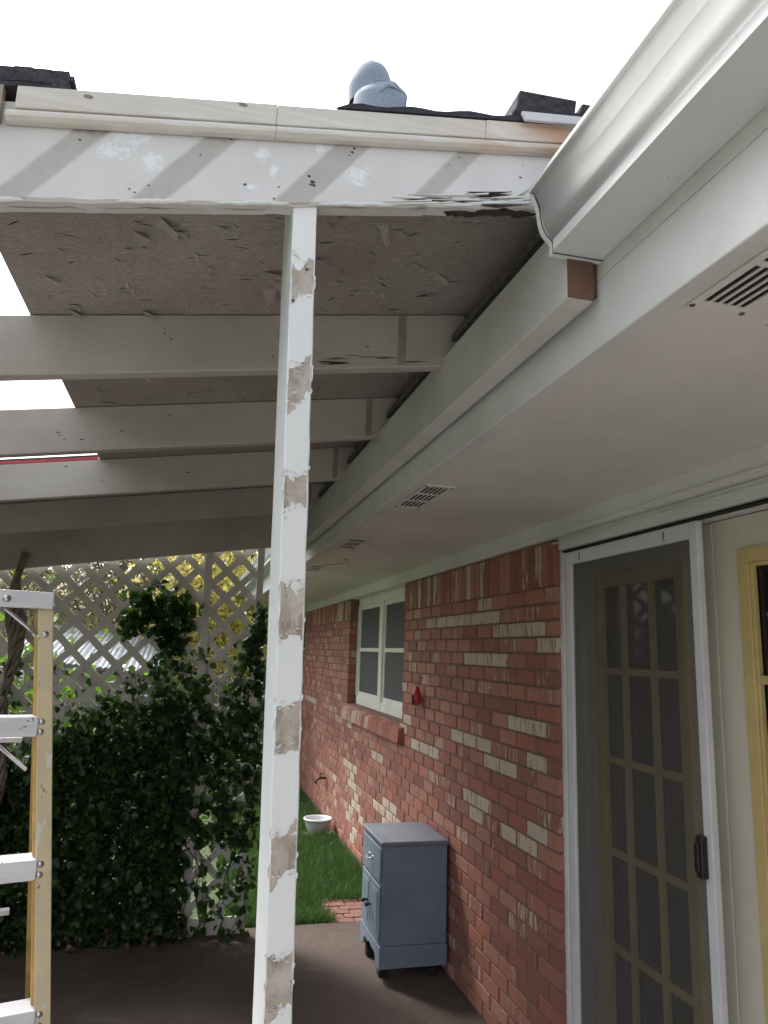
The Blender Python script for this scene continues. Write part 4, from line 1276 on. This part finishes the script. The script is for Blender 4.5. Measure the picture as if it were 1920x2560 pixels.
slats(-1, 4.6345, 4.6435, 'slats')
def batten(x_top, x_bot, w, z_top):
    m = MB(); y0 = 4.596
    m.slab([(x_bot-w, y0, .02), (x_bot, y0, .02), (x_bot, y0+.028, .02), (x_bot-w, y0+.028, .02)], [(x_top-w, y0, z_top), (x_top, y0, z_top), (x_top, y0+.028, z_top), (x_top-w, y0+.028, z_top)])
    return m.build('batten', M['trimgrey'], lat, bevel=.002)
batten(.093, .121, .046, 2.32); batten(.412, .432, .042, 2.34); batten(-1.15, -1.13, .046, 2.2); batten(-2.3, -2.29, .046, 1.95)
m = MB(); m.box(LX0, .430, 4.600, 4.624, .006, .095); m.build('bottom_rail', M['trimgrey'], lat, bevel=.003)

# ------------------------------------------------------------------ leaves
def leaf_quads(C, size, flat=None, seed=1):
    """six-cornered folded leaves at points C"""
    rs2 = np.random.RandomState(seed); n = len(C)
    d = rs2.normal(0, 1, (n, 3)); d /= np.linalg.norm(d, axis=1)[:, None]
    if flat is not None: d = d*(1-flat)+np.array([0, 0, -1.0])*flat; d /= np.linalg.norm(d, axis=1)[:, None]
    t = rs2.normal(0, 1, (n, 3)); s = np.cross(d, t); s /= np.linalg.norm(s, axis=1)[:, None]
    u = np.cross(d, s)
    L = size*rs2.uniform(.45, 1.45, n)[:, None]
    fold = u*L*.18
    P = np.stack([C, C+d*L*.35+s*L*.48+fold, C+d*L*.75+s*L*.34+fold, C+d*L*1.05, C+d*L*.75-s*L*.34+fold, C+d*L*.35-s*L*.48+fold], 1)
    F = np.arange(n)[:, None]*6
    F = np.concatenate([F+np.array([[0, 1, 2, 3]]), F+np.array([[0, 3, 4, 5]])], 0)
    c = np.zeros((n, 6, 4)); c[..., 0] = rs2.uniform(0, 1, n)[:, None]**2.2; c[..., 3] = 1
    return P.reshape(-1, 3), F, c.reshape(-1, 4)

# climbing vine over the lattice
vine = thing('climbing_vine', (-.4, 4.7, 0), 'dense dark green climbing vine covering the lower half of the lattice screen', 'vine')
CX = np.array([-3.2, -1.6, -1.033, -.936, -.763, -.646, -.497, -.412, -.347, -.199, -.168, -.132, -.055, .051, .12, .218, .297, .364, .40, .438, .50])
CZ = np.array([1.75, 1.62, 1.558, 1.531, 1.506, 1.499, 1.472, 1.515, 1.465, 1.511, 1.617, 1.682, 1.631, 1.624, 1.562, 1.533, 1.643, 1.788, 1.912, 1.926, 1.5])
rv_ = np.random.RandomState(5)
n = 85000
x = rv_.uniform(-3.0, .50, n); z = rv_.uniform(.0, 2.0, n)
top = np.interp(x, CX, CZ)
wob = .05*np.sin(x*31)+.04*np.sin(x*53+1)
inside = z < top+wob*.6
dens = np.clip((top-z)/.5, .16, 1)                       # thins towards its top edge
dens = np.where((x < -.35) & (z > 1.0+(x+.76)*1.0) & (z > .95), dens*.28, dens)
dens = np.where((x > .08), dens*.60, dens)
dens = np.where((x > .08) & (z < .5), dens*.22, dens)
dens = np.where((x > .32) & (z > 1.1), .75, dens)
hole = (np.sin(x*17+3*np.sin(z*9))*np.sin(z*19+2*np.sin(x*11)) > .45) & (x > .05)
dens = np.where(hole, dens*.12, dens)
dens = np.where((x > .445), dens*.25, dens)
ok = inside & (rv_.uniform(0, 1, n) < dens*.62)
x, z = x[ok], z[ok]
y = 4.60+rv_.normal(0, .045, len(x)); y = np.where((np.abs(y-4.61) < .02), 4.56, y)
# drooping sprig near the middle
sx_, sz_ = [], []
for (bx_, bz_, br_, bn_) in ((-.28, 1.88, .055, 100), (-.34, 1.77, .035, 90), (-.17, 1.90, .05, 75), (-.07, 1.85, .04, 110), (-.20, 1.81, .05, 60), (-.03, 1.77, .025, 45), (-.15, 1.72, .04, 90), (-.10, 1.66, .04, 90), (-.36, 1.70, .02, 25)):
    sx_.append(rv_.normal(bx_, br_, bn_)); sz_.append(rv_.normal(bz_, br_*.8, bn_))
sx_ = np.concatenate(sx_); sz_ = np.concatenate(sz_); m_ = len(sx_)
x = np.concatenate([x, sx_]); z = np.concatenate([z, sz_]); y = np.concatenate([y, 4.58+rv_.normal(0, .03, m_)])
Vv, Fv, Cv = leaf_quads(np.stack([x, y, z], 1), .043, .35, 3)
np_mesh('foliage', Vv, Fv, M['ivy'], vine, colr=Cv)
# litter of brown leaves and stems near the floor
st = MB(); rr3 = random.Random(17)
for i in range(46):
    x0 = rr3.uniform(-2.6, .42); p = Vector((x0, 4.58, 0)); pts = [p.copy()]; h = np.interp(x0, CX, CZ)*rr3.uniform(.7, 1)
    while p.z < h:
        p = p+Vector((rr3.gauss(0, .035), rr3.gauss(0, .012), rr3.uniform(.06, .12))); p.y = min(max(p.y, 4.54), 4.70); pts.append(p.copy())
    r0 = rr3.uniform(.002, .006)
    st.tube(pts, [r0*(1-.7*k_/len(pts)) for k_ in range(len(pts))], 5)
st.build('stem', M['bark'], vine)
m_ = 160
lx = rv_.uniform(-1.6, .1, m_); ly = 4.50+rv_.normal(0, .05, m_); lz = np.abs(rv_.normal(0, .05, m_))+.004
Vv, Fv, Cv = leaf_quads(np.stack([lx, ly, lz], 1), .026, .2, 8)
np_mesh('dead_leaves', Vv, Fv, M['deadleaf'], vine, colr=Cv)
# gnarled trunk of the old vine at the left
tk = MB()
rt_ = random.Random(44)
for q in range(7):
    ph = q*.9; pts = []; rad = []
    for i in range(46):
        t = i/45; z = 2.12*(1-t)
        wdt = .012+.030*math.exp(-((z-1.72)/.14)**2)+.010*math.exp(-((z-1.45)/.1)**2)+(.012 if z < 1.3 else 0)
        pts.append((-.962+.022*math.sin(z*9)+wdt*math.cos(ph+z*11)+rt_.gauss(0, .003), 4.49+wdt*math.sin(ph+z*11), z))
        rad.append((.006+.010*math.exp(-((z-1.7)/.25)**2)+(.006 if z < 1.3 else 0))*rt_.uniform(.7, 1.35))
    tk.tube(pts, rad, 7)
to_ = tk.build('trunk', M['twig'], vine, smooth=True)

# ------------------------------------------------------------------ trees beyond
def tree(name, label, base, height, crown, nleaf, lsize, leafm, barkm, seed, group, twigs=60, spread=.8, trunk_r=.07):
    rt = random.Random(seed); rn = np.random.RandomState(seed)
    T = thing(name, base, label, 'tree', group)
    w = MB(); bx, by, bz = base
    cz = bz+height-crown[2]
    pts = [Vector((bx, by, bz)), Vector((bx+rt.gauss(0, .06), by, bz+(cz-bz)*.5)), Vector((bx+rt.gauss(0, .1), by+rt.gauss(0, .1), cz)), Vector((bx+rt.gauss(0, .1), by, cz+crown[2]*.7))]
    w.tube(pts, [trunk_r, trunk_r*.75, trunk_r*.5, trunk_r*.15], 8)
    ends = []
    for i in range(twigs):
        t = rt.uniform(.25, 1); k0 = t*3; i0 = min(int(k0), 2); p = pts[i0].lerp(pts[i0+1], k0-i0)
        a = rt.uniform(0, 6.283); r_ = rt.uniform(.4, 1)
        q = Vector((bx+math.cos(a)*crown[0]*r_, by+math.sin(a)*crown[1]*r_, cz+crown[2]*rt.uniform(-.8, .95)*math.sqrt(max(0, 1-r_*r_*.7))))
        mid = p.lerp(q, .5)+Vector((rt.gauss(0, .08), rt.gauss(0, .08), rt.gauss(0, .06)+.05))
        w.tube([p, mid, q], [.016*trunk_r/.07, .010, .004], 4); ends += [mid, q, mid.lerp(q, .5)]
        for j in range(5):
            s0 = mid.lerp(q, rt.random()); e0 = s0+Vector((rt.gauss(0, .28), rt.gauss(0, .28), rt.gauss(0, .22))); w.tube([s0, s0.lerp(e0, .5)+Vector((rt.gauss(0, .03), 0, rt.gauss(0, .03))), e0], [.006, .0045, .002], 3); ends.append(e0)
    w.build('trunk', barkm, T)
    E = np.array([tuple(e) for e in ends])
    C = E[rn.randint(0, len(E), nleaf)]+rn.normal(0, .085*max(crown), (nleaf, 3))
    V_, F_, C_ = leaf_quads(C, lsize, .25, seed)
    np_mesh('crown', V_, F_, leafm, T, colr=C_)
    return T
GR = 'trees beyond the lattice screen'
tree('yellow_tree', 'bright yellow autumn tree seen through the lattice left of its upright batten', (.15, 10.6, -.03), 3.9, (.85, .8, 1.5), 6500, .052, M['yellowleaf'], M['bark'], 2, GR, 40, trunk_r=.05)
tree('lime_tree', 'yellow-green leafy tree seen through the lattice between its two battens', (.95, 11.8, -.03), 4.3, (1.0, .8, 1.6), 5200, .055, M['limeleaf'], M['bark'], 3, GR, 40, trunk_r=.05)
tree('bare_tree', 'twiggy half-bare tree with a few olive leaves in the middle of the lattice view', (-1.15, 11.5, -.03), 4.6, (1.5, 1, 2.0), 3600, .05, M['oliveleaf'], M['twig'], 4, GR, 110)
tree('bare_tree', 'twiggy half-bare tree with grey branches near the left edge of the lattice view', (-2.6, 12.5, -.03), 4.2, (1.2, 1, 1.7), 1900, .05, M['oliveleaf'], M['twig'], 5, GR, 80)
tree('bare_tree', 'grey twiggy tree standing far back behind the yellow tree', (-.2, 15.5, -.03), 5.4, (2.0, 1, 2.4), 2600, .07, M['oliveleaf'], M['twig'], 6, GR, 100)
GL = 'unseen leafy trees added left of the patio'
for i, (tx, ty, h) in enumerate(((-11.2, .6, 5.0), (-6.2, 4.0, 4.8), (-6.4, 7.4, 5.4), (-11.6, -4.0, 5.0))):  # invented trees out of view; they darken the porch and the glass reflections
    tree('added_leafy_tree', ('round green tree added out of view left of the patio, to darken the door glass', 'tallest green tree added out of view left of the patio, to darken porch and door glass', 'green tree added left of the lattice screen, behind the vine, to darken the porch', 'unseen green tree added behind the camera on the left')[i],
         (tx, ty, -.03), h, (1.9, 1.9, 2.0), 5200, .17, M['greenleaf'], M['bark'], 20+i, GL, 50, trunk_r=.14)
# low shrub behind the left of the vine, in the light
sh = thing('garden_shrub', (-1.5, 5.6, 0), 'bright green garden shrub behind the lattice at the far left', 'shrub')
C = nr.normal(0, 1, (2600, 3))*np.array([.42, .22, .42])+np.array([-1.45, 5.5, 1.0]); C = C[C[:, 2] > 0]
V_, F_, C_ = leaf_quads(C, .06, .2, 77)
M['shrubleaf'] = leaf_mat('shrub_leaf', (.07, .15, .02), (.16, .28, .04), .45)
np_mesh('foliage', V_, F_, M['shrubleaf'], sh, colr=C_)
w = MB()
for i in range(14): w.tube([(-1.45+rnd.gauss(0, .05), 5.5, 0), (-1.45+rnd.gauss(0, .2), 5.5+rnd.gauss(0, .1), .6), (-1.45+rnd.gauss(0, .4), 5.5+rnd.gauss(0, .2), 1.2)], [.012, .009, .004], 5)
w.build('stem', M['bark'], sh)

# shed with pale corrugated roof, board fence, neighbour's house
shed = thing('garden_shed', (-1.3, 10.4, 0), 'low shed with a pale blue-white corrugated metal roof behind the lattice', 'shed')
s = MB(); n = 90; V = []
for i in range(n+1):
    xx = -2.1+1.75*i/n; dz = .012*math.sin(i*math.pi*.6)-.10*(xx+2.1)
    V += [(xx, 9.0, 1.46+dz), (xx, 11.2, 1.88+dz), (xx, 9.0, 1.475+dz), (xx, 11.2, 1.895+dz)]
s.add(V, [(i*4, i*4+1, i*4+5, i*4+4) for i in range(n)]+[(i*4+2, i*4+6, i*4+7, i*4+3) for i in range(n)]+[(i*4, i*4+4, i*4+6, i*4+2) for i in range(n)]+[(0, 2, 3, 1), (n*4, n*4+1, n*4+3, n*4+2)])
s.build('roof', plain('pale_blue_metal', (.36, .385, .43), .5, .1, 6, .12), shed)
s = MB(); s.box(-2.0, -.4, 9.1, 11.1, 0, 1.27); s.build('wall', plain('shed_boards', (.28, .24, .21), .8, 0, 6, .3), shed)
fe = thing('board_fence', (-.5, 13.6, 0), 'weathered grey board fence at the back of the yard', 'fence')
s = MB(); x = -7.0
while x < 3.2:
    h = 1.72+rnd.uniform(-.02, .02)
    s.prism([(x, 0), (x+.132, 0), (x+.132, h-.03), (x+.10, h), (x+.03, h), (x, h-.03)], 1, 13.5, 13.52); x += .14
s.build('boards', paint('fence_wood', (.27, .245, .225), (.17, .15, .135), 4, .8, grain=(40, 40, 3)), fe)
s = MB()
for zz in (.4, 1.3): s.box(-7, 3.2, 13.521, 13.56, zz, zz+.09)
s.build('rails', M['bark'], fe)
nb = thing('neighbour_house', (-4.0, 24, 0), 'tan neighbouring house with a low shingle roof beyond the back fence', 'house')
s = MB(); s.box(-9, 3.5, 22, 28, 0, 2.5); s.build('wall', plain('tan_siding', (.50, .42, .35), .8, 0, 3, .15), nb)
s = MB(); s.prism([(21.4, 2.45), (28.6, 2.45), (28.6, 2.55), (25, 3.9), (21.4, 2.55)], 0, -9.4, 3.9); s.build('roof', plain('tan_shingles', (.36, .30, .26), .9, 0, 12, .3, .4), nb)
for xx in (-6, -2, 1.2):
    s = MB(); s.box(xx, xx+1.0, 21.97, 21.995, 1.0, 2.0); f_ = s.build('window', M['windowframe'], nb)
    s = MB(); s.box(xx+.07, xx+.93, 21.955, 21.969, 1.07, 1.93); s.build('pane', M['glass'], f_)
# white wire trellis in the yard, far left
tl = thing('wire_trellis', (-1.55, 6.6, 0), 'white square wire trellis standing in the yard behind the vine trunk', 'trellis')
s = MB()
for i in range(9): s.tube([(-1.72+.07*i, 6.6, 0), (-1.72+.07*i, 6.6, 1.45)], .005, 5)
for i in range(20): s.tube([(-1.74, 6.606, .08+.07*i), (-1.14, 6.606, .08+.07*i)], .005, 5)
s.build('wires', M['alu_white'], tl)
